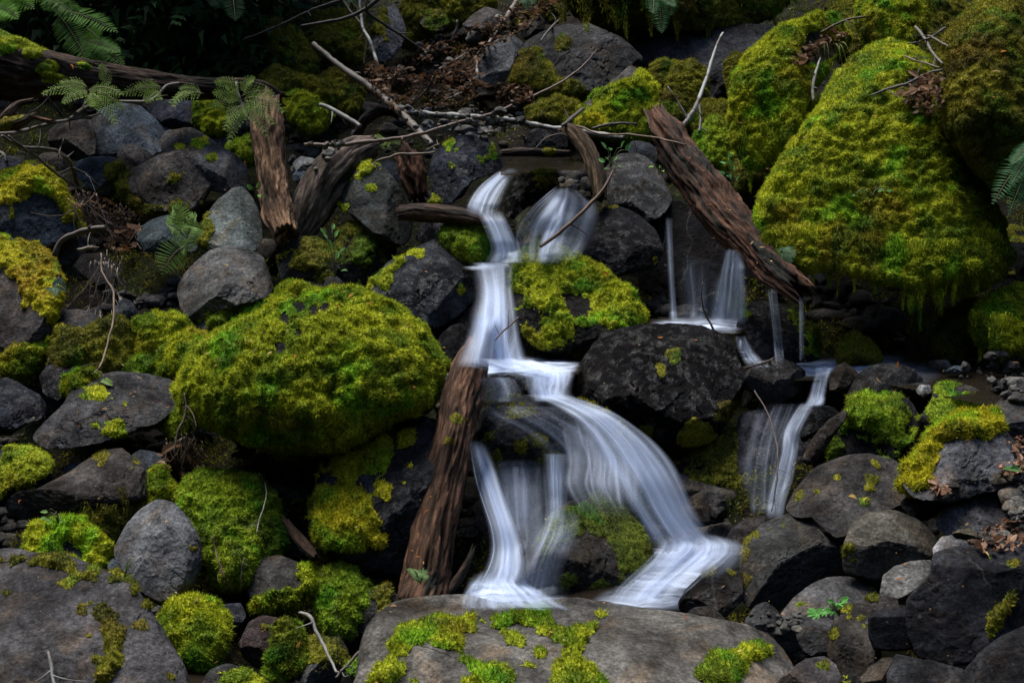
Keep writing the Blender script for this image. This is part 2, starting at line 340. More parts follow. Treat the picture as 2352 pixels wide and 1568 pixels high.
COL = dict(grey=(.150, .145, .140), blue=(.095, .112, .128), dark=(.022, .022, .025), brown=(.115, .093, .076), green=(.125, .140, .128),
           red=(.075, .045, .04), pale=(.25, .25, .235), olive=(.075, .08, .055), warm=(.135, .122, .108), black=(.010, .010, .011))
NR = [0]
def rock(name, label, crop, poly, col='grey', wet=.15, Y=None, dY=0.0, thick=1.0, lean=.45, n=2.5, facets=12, rough=1.0, sub=None, moss=None, mc=None, mk_=None, seed=None, planes=(), cut=(.42, .80)):
    NR[0] += 1; sd_ = NR[0] if seed is None else seed; rng = np.random.default_rng(100 + sd_)
    P = cv(crop, poly); a = P; b = np.roll(P, -1, 0); cr = a[:, 0] * b[:, 1] - b[:, 0] * a[:, 1]; A = cr.sum() / 2
    C = ((a + b) * cr[:, None]).sum(0) / (6 * A)
    th = np.radians(np.arange(0, 360, 1.5)); dx, dy = np.cos(th), -np.sin(th); R = np.zeros(len(th))
    for (x1, y1), (x2, y2) in zip(a, b):
        ex, ey = x2 - x1, y2 - y1; den = dx * ey - dy * ex; den = np.where(abs(den) < 1e-9, 1e-9, den)
        t = ((x1 - C[0]) * ey - (y1 - C[1]) * ex) / den; u = ((x1 - C[0]) * dy - (y1 - C[1]) * dx) / den
        R = np.maximum(R, np.where((u >= -1e-6) & (u <= 1 + 1e-6) & (t > 0), t, 0))
    R = np.convolve(np.r_[R[-3:], R, R[:3]], [.05, .12, .2, .26, .2, .12, .05], 'valid')
    R = R * 1.01 if moss == 'all' else R * 1.03
    H = P[:, 1].max() - P[:, 1].min(); W = P[:, 0].max() - P[:, 0].min(); size = math.sqrt(abs(A) / math.pi)
    if Y is None: Y = float(Yg(P[:, 1].max() - .25 * H))
    Y += dY; s = Y / FPX
    if sub is None: sub = 7 if size > 95 else 6 if size > 26 else 5
    U, F = ico(sub); rho = np.sqrt(U[:, 0] ** 2 + U[:, 1] ** 2); c = U[:, 2]
    rp = np.minimum(rho, 1) ** (2 / n); cp = np.sign(c) * np.abs(c) ** (2 / n)
    ang = np.arctan2(U[:, 1], U[:, 0]) % (2 * math.pi); Rt = np.interp(ang, np.r_[th, 2 * math.pi], np.r_[R, R[0]])
    D = size * s * .85 * thick
    q = np.stack([Rt * rp * np.cos(ang) / size, Rt * rp * np.sin(ang) / size, cp], 1)      # unit-ish shape
    # flat broken faces
    for k in range(int(facets * 1.4)):
        v = rng.normal(size=3); v[2] = abs(v[2]) * .9 + .25; v /= np.linalg.norm(v)
        if k % 3 == 0: v[1] = abs(v[1])
        pr = q @ v; h = pr.max() * (rng.uniform(*cut) if v[2] > .5 else rng.uniform(.85, .97)); e = np.maximum(pr - h, 0); q = q - (e * .94)[:, None] * v
    for (v, h) in planes:
        v = np.array(v, float); v /= np.linalg.norm(v); e = np.maximum(q @ v - h, 0); q = q - (e * .95)[:, None] * v
    nn = q / np.maximum(np.linalg.norm(q, axis=1), 1e-9)[:, None]; so = rng.uniform(0, 60)
    dsp = ((.09 if size < 70 else .055) if moss == 'all' else .042) * fbm(q, 1.4, 2, so) + .035 * (1 - 2 * np.abs(fbm(q, 3.1, 3, so + 2))) * .8 + .020 * fbm(q, 8, 4, so + 4) - .05 * np.clip(.06 - np.abs(fbm(q, 1.9, 3, so + 9)), 0, .06) / .06 * (fbm(q, 1.1, 2, so + 11) > .05)
    edge = np.clip((q[:, 2] + .6), .35, 1)
    q = q + nn * (dsp * rough * edge)[:, None]
    oy = q[:, 1] * size
    d = Y - q[:, 2] * D + oy * s * lean
    V = at(C[0] + q[:, 0] * size, C[1] - oy, d)
    base = at(C[0], P[:, 1].max(), Y)
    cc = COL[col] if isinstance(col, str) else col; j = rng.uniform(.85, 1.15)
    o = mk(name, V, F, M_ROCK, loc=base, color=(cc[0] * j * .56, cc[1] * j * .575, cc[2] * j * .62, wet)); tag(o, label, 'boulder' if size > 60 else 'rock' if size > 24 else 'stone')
    zadd(V)
    if moss is not None:
        kw = dict(mk_ or {}); ps = moss
        if ps != 'all' and ps != 'auto': ps = [((CROP[mc or crop][0] + z[0] * CROP[mc or crop][2], CROP[mc or crop][1] + z[1] * CROP[mc or crop][2], z[2] * CROP[mc or crop][2]) if isinstance(z, tuple) else cv(mc or crop, z)) for z in ps]
        if ps == 'auto': ps = []
        if 'bare' in kw: kw['bare'] = [((CROP[mc or crop][0] + z[0] * CROP[mc or crop][2], CROP[mc or crop][1] + z[1] * CROP[mc or crop][2], z[2] * CROP[mc or crop][2]) if isinstance(z, tuple) else cv(mc or crop, z)) for z in kw['bare']]
        moss_on(o, V, F, ps, **kw)
    return o

# ------------------------------------------------------------------ tubes: logs and twigs
def spline(pts, n):
    pts = np.asarray(pts, float); m = len(pts); t = np.linspace(0, m - 1, n); i = np.clip(t.astype(int), 0, m - 2); f = (t - i)[:, None]
    g = lambda k: pts[np.clip(k, 0, m - 1)]
    p0, p1, p2, p3 = g(i - 1), g(i), g(i + 1), g(i + 2)
    return .5 * (2 * p1 + (p2 - p0) * f + (2 * p0 - 5 * p1 + 4 * p2 - p3) * f * f + (3 * p1 - p0 - 3 * p2 + p3) * f ** 3)
def tube(P, R, nr, disp=None, jag=0.0, seed=0):
    n = len(P); T = np.gradient(P, axis=0); T /= np.linalg.norm(T, axis=1)[:, None]
    A = np.cross(T, np.array([.13, .2, .97])); bad = np.linalg.norm(A, axis=1) < .2
    A[bad] = np.cross(T[bad], np.array([1., .1, 0])); A /= np.linalg.norm(A, axis=1)[:, None]
    for k in range(1, n):
        A[k] -= T[k] * (A[k] @ T[k])
        if A[k] @ A[k - 1] < 0: A[k] = -A[k]
        A[k] = A[k] * .4 + (A[k - 1] - T[k] * (A[k - 1] @ T[k])) * .6; A[k] /= np.linalg.norm(A[k])
    B = np.cross(T, A); an = np.arange(nr) / nr * 2 * math.pi
    dirs = A[:, None] * np.cos(an)[None, :, None] + B[:, None] * np.sin(an)[None, :, None]
    L = np.r_[0, np.cumsum(np.linalg.norm(np.diff(P, axis=0), axis=1))]
    r = np.repeat(R[:, None], nr, 1)
    if disp is not None: r = r * (1 + disp(an, L, R.mean()))
    V = (P[:, None] + dirs * r[:, :, None])
    if jag:
        rr = np.random.default_rng(seed); jg = lambda: np.abs(np.convolve(np.r_[rr.normal(size=nr)] , [.3, .4, .3], 'same')) * jag
        j0, j1 = jg(), jg(); w = np.exp(-np.arange(n) / 2.0)
        V -= (w[:, None] * j0[None])[:, :, None] * T[0]; V += (w[::-1][:, None] * j1[None])[:, :, None] * T[-1]
    uv = np.stack(np.broadcast_arrays((an / (2 * math.pi) * 2 * math.pi * R.mean())[None, :] , L[:, None]), -1).reshape(-1, 2)
    V = V.reshape(-1, 3); F = []
    i = np.arange(n - 1)[:, None] * nr; j = np.arange(nr)[None]; j2 = (j + 1) % nr
    a, b, c, d = i + j, i + j2, i + nr + j2, i + nr + j
    F = np.concatenate([np.stack([a, b, c], -1).reshape(-1, 3), np.stack([a, c, d], -1).reshape(-1, 3)])
    c0, c1 = len(V), len(V) + 1; V = np.r_[V, [P[0] + T[0] * R[0] * .25, P[-1] - T[-1] * R[-1] * .25]]; uv = np.r_[uv, [[0, 0], [0, L[-1]]]]
    jj = np.arange(nr); F = np.r_[F, np.stack([np.full(nr, c0), (jj + 1) % nr, jj], 1), np.stack([np.full(nr, c1), (n - 1) * nr + jj, (n - 1) * nr + (jj + 1) % nr], 1)]
    return V, F, uv
def bark(seed, amp=.16, hole=.2):
    def f(an, L, Rm):
        X, Y = np.meshgrid(an, L); P = np.stack([np.cos(X) * 1.0, np.sin(X) * 1.0, Y / max(Rm, .01) * .16], -1).reshape(-1, 3)
        Q = P * np.array([1, 1, 1.0])
        pl = np.round(fbm(P * np.array([1, 1, .5]), 2.6, 3, seed + 12) * 2.2) / 2.2
        r = amp * (1.3 * fbm(P, .8, 2, seed) + .75 * pl + 1.0 * (0.35 - np.abs(fbm(P * np.array([1, 1, .8]), 3.6, 4, seed + 3))) + .5 * fbm(Q, 5, 4, seed + 6)) - hole * np.clip(fbm(Q, 1.7, 3, seed + 9) - .35, 0, 1) * 2
        return r.reshape(X.shape)
    return f
def log(name, label, crop, pts, Y, col, wet=.1, amp=.16, hole=.2, jag=.03, moss=None, mkw=None, seed=1, nr=72, cat='log'):
    """pts = (px, py, radius px); Y = depth at the first and last point, or one per point"""
    x0, y0, s = CROP[crop]; p = np.array([(x0 + a * s, y0 + b * s, c * s) for a, b, c in pts], float)
    Yd = np.interp(np.linspace(0, 1, len(p)), np.linspace(0, 1, len(Y)), Y)
    q = np.c_[at(p[:, 0], p[:, 1], Yd), p[:, 2] * Yd / FPX]
    Lr = np.linalg.norm(np.diff(q[:, :3], axis=0), axis=1).sum(); n = int(np.clip(Lr / .009, 24, 220)); q = spline(q, n)
    V, F, uv = tube(q[:, :3], np.maximum(q[:, 3], .003), nr, bark(seed, amp, hole), jag, seed)
    o = mk(name, V, F, M_WOOD, loc=q[n // 2, :3], uv=uv, color=(col[0] * .60, col[1] * .53, col[2] * .48, wet)); tag(o, label, cat); zadd(V)
    if moss is not None: moss_on(o, V, F, [cv(crop, z) if not isinstance(z, tuple) else (x0 + z[0] * s, y0 + z[1] * s, z[2] * s) for z in moss], **(mkw or {}))
    return o
def twig_geo(crop, pts, lift=.012, Y=None, sides=2, seed=0, nr=7):
    x0, y0, s = CROP[crop]; rng = np.random.default_rng(seed)
    p = np.array([(x0 + a * s, y0 + b * s, c) for a, b, c in pts], float); n = max(10, int(np.hypot(*np.diff(p[:, :2], axis=0).T).sum() / 7)); n = min(n, 120)
    q = spline(p, n)
    if Y is None:
        z = zat(q[:, 0], q[:, 1]) - lift; e0, e1 = z[:max(2, n // 8)].min(), z[-max(2, n // 8):].min(); t = np.linspace(0, 1, n)
        lin = e0 * (1 - t) + e1 * t; dd = np.minimum(lin, z); k = max(3, n // 6) | 1      # straight between its ends, over whatever lies between
        dd = np.convolve(np.r_[[dd[0]] * (k // 2), np.minimum.reduce([np.roll(np.r_[dd], j) for j in (0,)]), [dd[-1]] * (k // 2)], np.ones(k) / k, 'valid')
        dd = dd - max(0, (dd - z).max()) * .6
    else: dd = np.interp(np.linspace(0, 1, n), np.linspace(0, 1, len(Y)), Y)
    P = at(q[:, 0], q[:, 1], dd); wob = .0035 * np.stack([fbm(np.c_[np.arange(n) * .23, np.full(n, seed * 1.7 + k), np.zeros(n)], 1, 3) for k in range(3)], 1); P = P + wob
    R = np.maximum(q[:, 2] * .8 * dd / FPX, .0009)
    Vs, Fs = [], []; off = 0
    def add(P, R):
        nonlocal off
        kn = lambda an, L, Rm: np.repeat((.22 * fbm(np.c_[L * 22, np.full(len(L), seed), np.zeros(len(L))], 1, 3))[:, None], len(an), 1)
        V, F, _ = tube(P, R, nr, kn); Vs.append(V); Fs.append(F + off); off += len(V)
    add(P, R)
    for k in range(sides):
        i = rng.integers(n // 5, n - 2); T = P[min(i + 1, n - 1)] - P[i]; T /= np.linalg.norm(T); u = rng.normal(size=3); u -= T * (u @ T); u /= np.linalg.norm(u)
        u -= FWD * .3; d = T * rng.uniform(.3, .9) + u; d /= np.linalg.norm(d); l = rng.uniform(.04, .15) * (1 - .5 * i / n); t = np.linspace(0, 1, 9)[:, None]
        bend = rng.normal(size=3) * .25; add(P[i] + d * l * t + bend * l * t * t, R[i] * .5 * (1 - .75 * t[:, 0]))
    return np.concatenate(Vs), np.concatenate(Fs), P
def twig(name, label, crop, pts, col=(.10, .07, .05), lichen=0.0, cat='branch', group=None, **kw):
    SEED[0] += 1; V, F, P = twig_geo(crop, pts, seed=SEED[0], **kw)
    o = mk(name, V, F, M_TWIG, loc=P[0], color=(col[0] * .48, col[1] * .47, col[2] * .45, lichen)); tag(o, label, cat, group); zadd(V) if name in ('log', 'branch') else None
    return o
# ------------------------------------------------------------------ ground: a stream bank rising away from the camera into a wooded slope
_pr = at(1176, np.array(TPY, float), np.array(TYD)); _o = np.argsort(_pr[:, 1])
_ys = np.r_[-40, -6, 1.5, _pr[_o, 1], 14, 18, 26, 60]; _zs = np.r_[-1.0, -1.0, -.75, _pr[_o, 2], 5.2, 8.5, 12, 20]
def ground_z(x, y):
    z = np.interp(y - .16, _ys, _zs) - .13
    rad = np.hypot(x, y - 5.5); z = z + np.minimum(np.maximum(rad - 7.0, 0) * np.where(y < 9, 1.0, np.clip(1 - (y - 9) / 6, .55, 1)), 26)   # unseen slopes all round, added to block the low sky light
    P = np.stack([x, y, z], -1); return z + .10 * fbm(P, .9, 3, 1) + .05 * fbm(P, 4, 4, 2)
def terrain():
    X = np.r_[np.linspace(-40, -4.5, 24), np.linspace(-4.2, 4.2, 260), np.linspace(4.5, 40, 24)]; Yv = np.r_[np.linspace(-40, 2.8, 40), np.linspace(3, 13, 300), np.linspace(13.5, 60, 24)]
    gx, gy = np.meshgrid(X, Yv); P = np.stack([gx.ravel(), gy.ravel(), ground_z(gx.ravel(), gy.ravel())], -1)
    nx = len(X); i = np.arange(len(Yv) - 1)[:, None] * nx; j = np.arange(nx - 1)[None]; a = i + j
    F = np.stack([a, a + 1, a + 1 + nx, a + nx], -1).reshape(-1, 4)
    g = mk("ground", P, F, M_SOIL); tag(g, "dark wet soil of the stream bank between the rocks", "ground", kind='structure')
def ground_depth(px, py):
    d = Yg(py) + .25
    for _ in range(4):
        P = at(px, py, d); kz = (P[:, 2] - CAM[2]) / d; d = d + np.clip((P[:, 2] - ground_z(P[:, 0], P[:, 1])) / (.36 - kz), -.4, .4)
    return d
_jx, _iy = np.meshgrid((np.arange(GW) - 18) * CELL + 4.0, (np.arange(GH) - 20) * CELL + 4.0)
ZB[:] = ground_depth(_jx.ravel(), _iy.ravel()).reshape(GH, GW); ZB0 = ZB.copy()
terrain()

B_, M_, R_, S_ = "boulder", "mossy_boulder", "rock", "stone"
full = dict(thick=.024, ln=.0125, wd=.004, dens=56000)
# ---------------- upper left
rock(B_, "large blue-grey boulder under the cedar sprays at upper left", 'A', [(600,820),(700,740),(830,700),(960,730),(1060,800),(1190,860),(1190,920),(1120,1010),(1040,1060),(900,1090),(780,1100),(660,1100),(600,1020),(590,905)], 'blue', .1, facets=12)
rock(R_, "brownish grey rock on the left flank of the blue-grey boulder under the cedar sprays", 'A', [(315,900),(400,840),(520,812),(630,815),(650,900),(650,1060),(540,1100),(400,1080),(320,1000)], 'warm', .1)
rock(R_, "dark slate rock wedged beneath the decayed log", 'A', [(940,700),(1000,640),(1130,600),(1250,630),(1330,700),(1395,790),(1380,860),(1290,900),(1200,900),(1110,840),(1020,770)], (.06,.062,.075), .2, dY=-.1)
rock(B_, "grey slab-like boulder sloping down right behind the moss-ended boulder", 'A', [(1085,930),(1130,870),(1200,890),(1310,875),(1420,930),(1500,1000),(1620,1070),(1720,1130),(1765,1200),(1750,1290),(1620,1330),(1450,1300),(1250,1200),(1120,1080)], 'grey', .1, moss=[(1360,975,45),(1230,985,40),(1460,1085,35)], mk_=dict(pal='m'))
rock(B_, "broad grey boulder with moss along its left end and foot", 'A', [(745,1240),(790,1190),(860,1190),(960,1130),(1100,1058),(1250,1022),(1400,1058),(1452,1110),(1505,1230),(1505,1340),(1400,1405),(1200,1440),(1040,1440),(900,1420),(790,1340)], 'warm', .08, facets=10, moss=[[(730,1240),(800,1180),(870,1200),(900,1320),(1000,1400),(1200,1380),(1350,1400),(1250,1450),(980,1460),(780,1370)],(1365,1045,32),(1185,1230,40)], mk_=dict(pal='o', ln=.014))
rock(R_, "flat bluish rock behind the moss-ended grey boulder", 'A', [(500,1110),(620,1075),(760,1070),(850,1090),(890,1140),(860,1240),(740,1300),(620,1290),(540,1210)], 'blue', .1, moss=[[(720,1130),(790,1080),(870,1110),(830,1200),(720,1260)]], mk_=dict(pal='o'))
rock(S_, "small grey stone between the blue-grey boulder and the moss-ended one", 'A', [(780,1075),(830,1010),(900,985),(980,1015),(1060,1060),(1070,1120),(960,1140),(850,1120)], 'warm', .05, dY=-.05)
rock(S_, "small dark stone left of the upright stub log", 'A', [(1400,940),(1480,900),(1550,925),(1590,980),(1550,1020),(1450,1000)], 'grey', .1)
rock(B_, "smooth rounded pale green-grey boulder beside the stub log", 'A', [(1350,1620),(1400,1490),(1490,1370),(1590,1292),(1660,1278),(1745,1330),(1795,1430),(1805,1540),(1790,1640),(1740,1720),(1600,1760),(1440,1740)], (.155,.175,.16), .05, facets=4, rough=.6, n=2.2, moss=[[(1340,1640),(1390,1500),(1420,1460),(1440,1520),(1420,1700)]], mk_=dict(pal='o'))
rock(M_, "dark boulder at the left edge wearing a thick yellow-green moss cap", 'A', [(-90,1240),(100,1160),(220,1130),(320,1155),(400,1245),(480,1370),(560,1470),(540,1560),(400,1650),(200,1700),(0,1700),(-110,1500)], 'blue', .15, moss=[[(-90,1240),(100,1140),(220,1115),(320,1140),(400,1230),(490,1360),(580,1470),(540,1560),(470,1500),(400,1400),(320,1330),(230,1310),(130,1350),(90,1480),(40,1400),(-100,1420)]], mk_=dict(pal='y', thick=.02, ln=.012, droop=.2))
rock(S_, "small bluish stone at the left frame edge below the bare branches", 'A', [(-40,1110),(30,1070),(140,1066),(190,1110),(160,1170),(60,1200),(-30,1170)], 'blue', .1)
rock(S_, "low rounded stone under the bare grey branches", 'A', [(225,1110),(290,1050),(400,1038),(505,1085),(490,1150),(340,1170),(240,1160)], 'warm', .1)
rock(R_, "flat teal-grey rock behind the green fern", 'A', [(920,1560),(1010,1490),(1150,1465),(1270,1500),(1360,1560),(1360,1690),(1200,1740),(980,1710)], (.085,.11,.115), .1)
rock(S_, "little bluish stone at the foot of the grey driftwood", 'A', [(1985,1190),(2030,1155),(2095,1178),(2100,1230),(2010,1255)], 'blue', .1)
rock(S_, "little pale stone right of the stub log", 'A', [(1990,1110),(2060,1065),(2150,1085),(2180,1135),(2080,1165),(2000,1150)], 'pale', .1)
rock(M_, "bright yellow moss mound at the right end of the decayed log", 'A', [(1940,690),(2030,655),(2150,680),(2220,740),(2270,830),(2220,880),(2080,860),(1980,800)], 'olive', moss='all', mk_=dict(pal='m', **full))
rock(M_, "dim moss mound above the bright one, beneath the dead twigs", 'A', [(1780,520),(1870,470),(1990,520),(2100,570),(2240,600),(2300,680),(2220,730),(2060,690),(1900,640),(1800,600)], 'olive', moss='all', mk_=dict(pal='o', **full))
rock(M_, "mossy bank hump rising left of the dead twigs at the top", 'A', [(1830,180),(1880,110),(1960,140),(2050,270),(2120,380),(2150,460),(2060,520),(1930,440),(1850,320)], 'olive', moss='all', mk_=dict(pal='o', **full))
rock(M_, "small round moss tuft left of the stub log", 'A', [(1570,1010),(1620,965),(1700,960),(1760,1010),(1750,1080),(1650,1095),(1580,1070)], 'olive', moss='all', mk_=dict(pal='g', **full))
rock(M_, "moss clump hanging under the log end behind the cedar sapling", 'A', [(1340,720),(1400,680),(1500,740),(1540,850),(1500,900),(1400,880),(1350,810)], 'olive', dY=-.15, moss='all', mk_=dict(pal='m', **full))
# ---------------- top centre
rock(B_, "pale veined grey boulder among the leaf litter at top centre", 'B', [(942,440),(1000,330),(1080,250),(1160,232),(1230,268),(1275,310),(1215,360),(1190,440),(1170,540),(1140,590),(1050,600),(960,580)], (.18,.18,.175), .05, facets=12)
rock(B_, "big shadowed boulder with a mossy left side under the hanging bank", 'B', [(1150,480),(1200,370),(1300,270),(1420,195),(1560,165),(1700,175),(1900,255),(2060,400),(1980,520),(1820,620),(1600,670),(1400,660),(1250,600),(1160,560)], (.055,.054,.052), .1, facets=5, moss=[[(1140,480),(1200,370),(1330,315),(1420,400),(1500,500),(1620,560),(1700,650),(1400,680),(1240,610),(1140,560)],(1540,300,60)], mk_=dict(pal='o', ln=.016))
rock(R_, "brown-grey rock high in the litter left of the white stick", 'B', [(820,170),(900,90),(1000,45),(1110,65),(1160,110),(1100,190),(980,245),(860,245)], 'warm', .05)
rock(R_, "small weathered rock right of the white-tipped stick", 'B', [(1205,210),(1290,130),(1370,100),(1410,150),(1390,230),(1290,275),(1215,260)], 'warm', .05)
rock(B_, "tall grey boulder behind the lichen branch at the top", 'B', [(190,310),(240,200),(290,70),(370,-20),(440,60),(460,200),(410,330),(330,420),(250,420)], 'grey', .05, moss=[[(150,300),(200,60),(300,20),(330,130),(300,250),(210,260)]], mk_=dict(pal='o'))
rock(M_, "dark mossy boulder left of the lichen branch", 'B', [(-240,300),(-150,100),(20,60),(150,130),(190,280),(150,400),(0,420),(-160,410)], 'olive', moss='all', mk_=dict(pal='o', **full))
rock(M_, "long mossy hump across the very top centre", 'B', [(400,120),(480,-40),(700,-120),(950,-60),(1080,10),(950,90),(820,150),(720,190),(560,190)], 'olive', moss='all', mk_=dict(pal='o', **full))
rock(S_, "dark mossy stone above the small round pebbles at the top", 'B', [(540,150),(600,80),(700,90),(740,150),(700,210),(600,215)], 'olive', .05, dY=-.2, moss='auto', mk_=dict(pal='o', auto=.3))
rock(M_, "pointed mossy boulder left of the rotten log top", 'B', [(1615,840),(1680,700),(1780,620),(1900,530),(1985,450),(2060,465),(2130,560),(2225,640),(2245,720),(2190,840),(2100,940),(1900,950),(1740,900)], 'warm', .1, moss='all', mk_=dict(pal='m', bare=[[(1940,470),(1990,430),(2060,455),(2030,490),(1900,560),(1790,630),(1700,710),(1680,690),(1800,600)],[(2180,600),(2260,640),(2260,760),(2190,740)]], **full))
rock(M_, "dim mossy rock behind the pointed one", 'B', [(2110,510),(2180,440),(2300,430),(2370,500),(2330,590),(2220,610),(2140,580)], 'olive', moss='all', mk_=dict(pal='o', **full))
rock(M_, "tall dim mossy rock behind the leaning grey stick", 'B', [(2250,660),(2290,500),(2380,420),(2470,440),(2490,600),(2440,760),(2350,860),(2260,800)], 'olive', moss='all', mk_=dict(pal='o', **full))
rock(M_, "flat moss hummock behind the fallen lichen branch", 'B', [(1270,780),(1340,720),(1480,690),(1620,705),(1680,760),(1600,820),(1440,840),(1300,830)], 'olive', moss='all', mk_=dict(pal='o', **full))
rock(M_, "small bright moss pad at the foot of the pointed mossy boulder", 'B', [(1640,840),(1700,815),(1790,830),(1810,865),(1740,890),(1660,880)], 'olive', dY=-.12, moss='all', mk_=dict(pal='y', **full))
rock(B_, "wet bluish-black boulder left of the upper waterfall with small moss tufts", 'B', [(615,1090),(700,1000),(800,938),(950,915),(1060,970),(1140,1050),(1150,1150),(1010,1190),(900,1240),(840,1340),(750,1390),(640,1360),(605,1210)], (.05,.058,.072), .55, facets=14, moss=[(1075,905,60),(1115,945,40),(1012,1072,38),(750,985,45),(1065,985,32),(755,1120,25),(600,1260,45)], mk_=dict(pal='m', ln=.012))
rock(B_, "glossy black boulder dividing the two upper waterfalls", 'B', [(1165,1260),(1215,1165),(1320,1108),(1420,1115),(1490,1180),(1510,1290),(1430,1370),(1310,1420),(1210,1500),(1120,1480),(1130,1350)], 'black', .9, facets=12, moss=[[(1300,1180),(1380,1115),(1470,1170),(1480,1260),(1410,1290),(1340,1240)]], mk_=dict(pal='o', thick=.008, ln=.008))
rock(R_, "olive wet rock under the upper right waterfall", 'B', [(1190,1510),(1290,1420),(1420,1370),(1540,1300),(1640,1355),(1710,1450),(1700,1560),(1500,1660),(1250,1680)], (.06,.062,.035), .8, facets=5, dY=.1)
rock(B_, "black wet boulder below the curved branch, right of the upper falls", 'B', [(1485,1660),(1555,1530),(1680,1425),(1800,1385),(1950,1405),(2080,1475),(2195,1560),(2210,1710),(2160,1830),(1900,1880),(1700,1850),(1530,1760)], 'dark', .55, facets=12, moss='auto', mk_=dict(pal='b', auto=1.35, ln=.009, thick=.006))
rock(B_, "wet grey boulder with a shining flat top between the curved branch and the rotten log", 'B', [(1785,1290),(1825,1130),(1900,1035),(2000,1025),(2120,1085),(2225,1180),(2260,1260),(2290,1340),(2200,1470),(2100,1520),(1980,1450),(1850,1400)], (.065,.066,.066), .8, lean=.9)
rock(R_, "dark bluish rock behind the shining flat-topped boulder", 'B', [(1930,1000),(2000,955),(2120,975),(2210,1060),(2220,1180),(2090,1130),(1980,1060)], (.05,.055,.065), .3)
rock(B_, "big flat-faced grey-green boulder with two moss tufts in front of the driftwood", 'B', [(-130,1160),(-40,1090),(60,1080),(200,1105),(320,1165),(400,1275),(455,1400),(492,1500),(480,1610),(430,1670),(330,1690),(250,1670),(180,1580),(80,1470),(-60,1350),(-140,1260)], (.082,.088,.08), .2, facets=3, rough=.7, planes=[((-.25,.25,1),.62),((.8,.1,.6),.72)], moss=[[(80,1120),(160,1100),(255,1135),(210,1180),(150,1230),(100,1210),(130,1160)],(45,1207,32),(212,1290,34),(-110,1290,40),(0,1420,45)], mk_=dict(pal='m', ln=.011))
rock(S_, "small wet mottled stone above the short brown log", 'B', [(450,1360),(515,1318),(600,1306),(672,1338),(690,1380),(600,1410),(480,1405)], (.09,.095,.095), .5, moss=[(655,1352,34)], mk_=dict(pal='m'))
rock(S_, "small blue stone behind the flat-faced boulder", 'B', [(240,1130),(330,1085),(405,1130),(420,1240),(330,1220)], 'blue', .1)
rock(R_, "reddish brown rock half buried in leaf litter", 'B', [(705,560),(740,470),(820,425),(905,450),(930,540),(880,610),(760,620)], 'red', .05)
rock(R_, "black wet stones behind the upper pool, left of the curved branch", 'B', [(1250,970),(1320,885),(1440,875),(1545,915),(1600,985),(1510,1030),(1300,1030)], 'dark', .4)
for (lab, pl, c_) in [
    ("round pale pebble near the top of the litter slope", [(648,330),(665,290),(700,288),(725,320),(705,350),(665,350)], 'pale'),
    ("brown pebble left of the round pale pebble", [(505,305),(530,285),(570,295),(575,315),(530,320)], 'warm'),
    ("small grey pebble above the round pale one", [(655,275),(670,240),(700,245),(705,275),(680,285)], 'grey'),
    ("bluish pebble beside the lichen branch foot", [(330,490),(360,455),(410,465),(430,500),(390,520),(345,515)], 'blue'),
    ("grey pebble just right of the lichen branch", [(380,470),(400,440),(440,450),(440,480),(410,490)], 'grey'),
    ("angular pale pebble in the middle of the leaf litter", [(455,560),(480,510),(520,525),(545,560),(510,585),(470,580)], 'pale'),
    ("rounded stone under the reddish rock", [(735,660),(755,612),(800,615),(815,650),(785,675)], 'grey'),
    ("flat pale pebble above the lichen branch", [(640,735),(670,705),(720,710),(735,740),(690,750)], 'pale'),
    ("white pebble above the mossy start of the lichen branch", [(560,760),(590,730),(625,740),(625,770),(585,780)], 'pale'),
    ("grey-brown stone right of the lichen branch's mossy start", [(790,780),(830,740),(910,740),(950,780),(900,815),(820,810)], 'warm'),
    ("grey stone under the left part of the lichen branch", [(550,870),(580,820),(630,825),(650,880),(610,910),(560,905)], 'blue'),
    ("bluish stone beneath the middle of the lichen branch", [(690,860),(720,825),(790,830),(810,870),(760,900),(700,890)], 'blue'),
    ("cracked pale stone beneath the lichen branch", [(935,875),(970,838),(1030,850),(1050,890),(1000,915),(945,910)], 'pale'),
    ("grey stone behind the long crossing twig", [(830,930),(870,890),(930,900),(950,940),(900,965),(845,955)], 'grey'),
    ("pale round stone left of the thick brown branch", [(70,930),(85,885),(125,890),(132,940),(100,960)], 'grey'),
    ("blue-grey stone left of the wet bluish-black boulder", [(560,1050),(600,1010),(670,1020),(690,1060),(630,1090),(570,1080)], 'blue')]:
    rock(S_, lab, 'B', pl, c_, .1, facets=3, n=2.2)
# ---------------- hanging bank, mossy boulders at the right
dr = lambda crop, L: [(CROP[crop][0] + a * .336, CROP[crop][1] + b * .336, CROP[crop][1] + c * .336, d * .336) for a, b, c, d in L]
rock(M_, "dark overhanging mossy bank with ragged fringe along the top edge", 'O', [(1265,-30),(1330,-90),(1500,-130),(1700,-130),(1850,-90),(1880,0),(1830,40),(1700,60),(1560,55),(1480,40),(1380,55),(1290,30)], 'olive', dY=-.55, moss='all', mk_=dict(pal='o', drapes=[(1300,30,62,50),(1350,45,75,50),(1410,45,70,60),(1440,40,95,25),(1500,40,64,60),(1560,50,75,60),(1620,55,85,60),(1680,50,88,50),(1720,50,70,60),(1780,45,70,60),(1830,30,70,40)], **full))
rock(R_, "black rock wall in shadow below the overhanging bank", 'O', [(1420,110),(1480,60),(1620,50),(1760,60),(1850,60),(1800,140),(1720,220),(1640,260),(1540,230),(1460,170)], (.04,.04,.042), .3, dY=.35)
rock(M_, "small mossy rock left of the left big moss boulder", 'C', [(335,540),(360,410),(440,345),(550,350),(590,450),(530,640),(440,700),(370,640)], 'warm', moss='all', mk_=dict(pal='o', bare=[[(420,380),(500,330),(570,350),(520,420)]], **full))
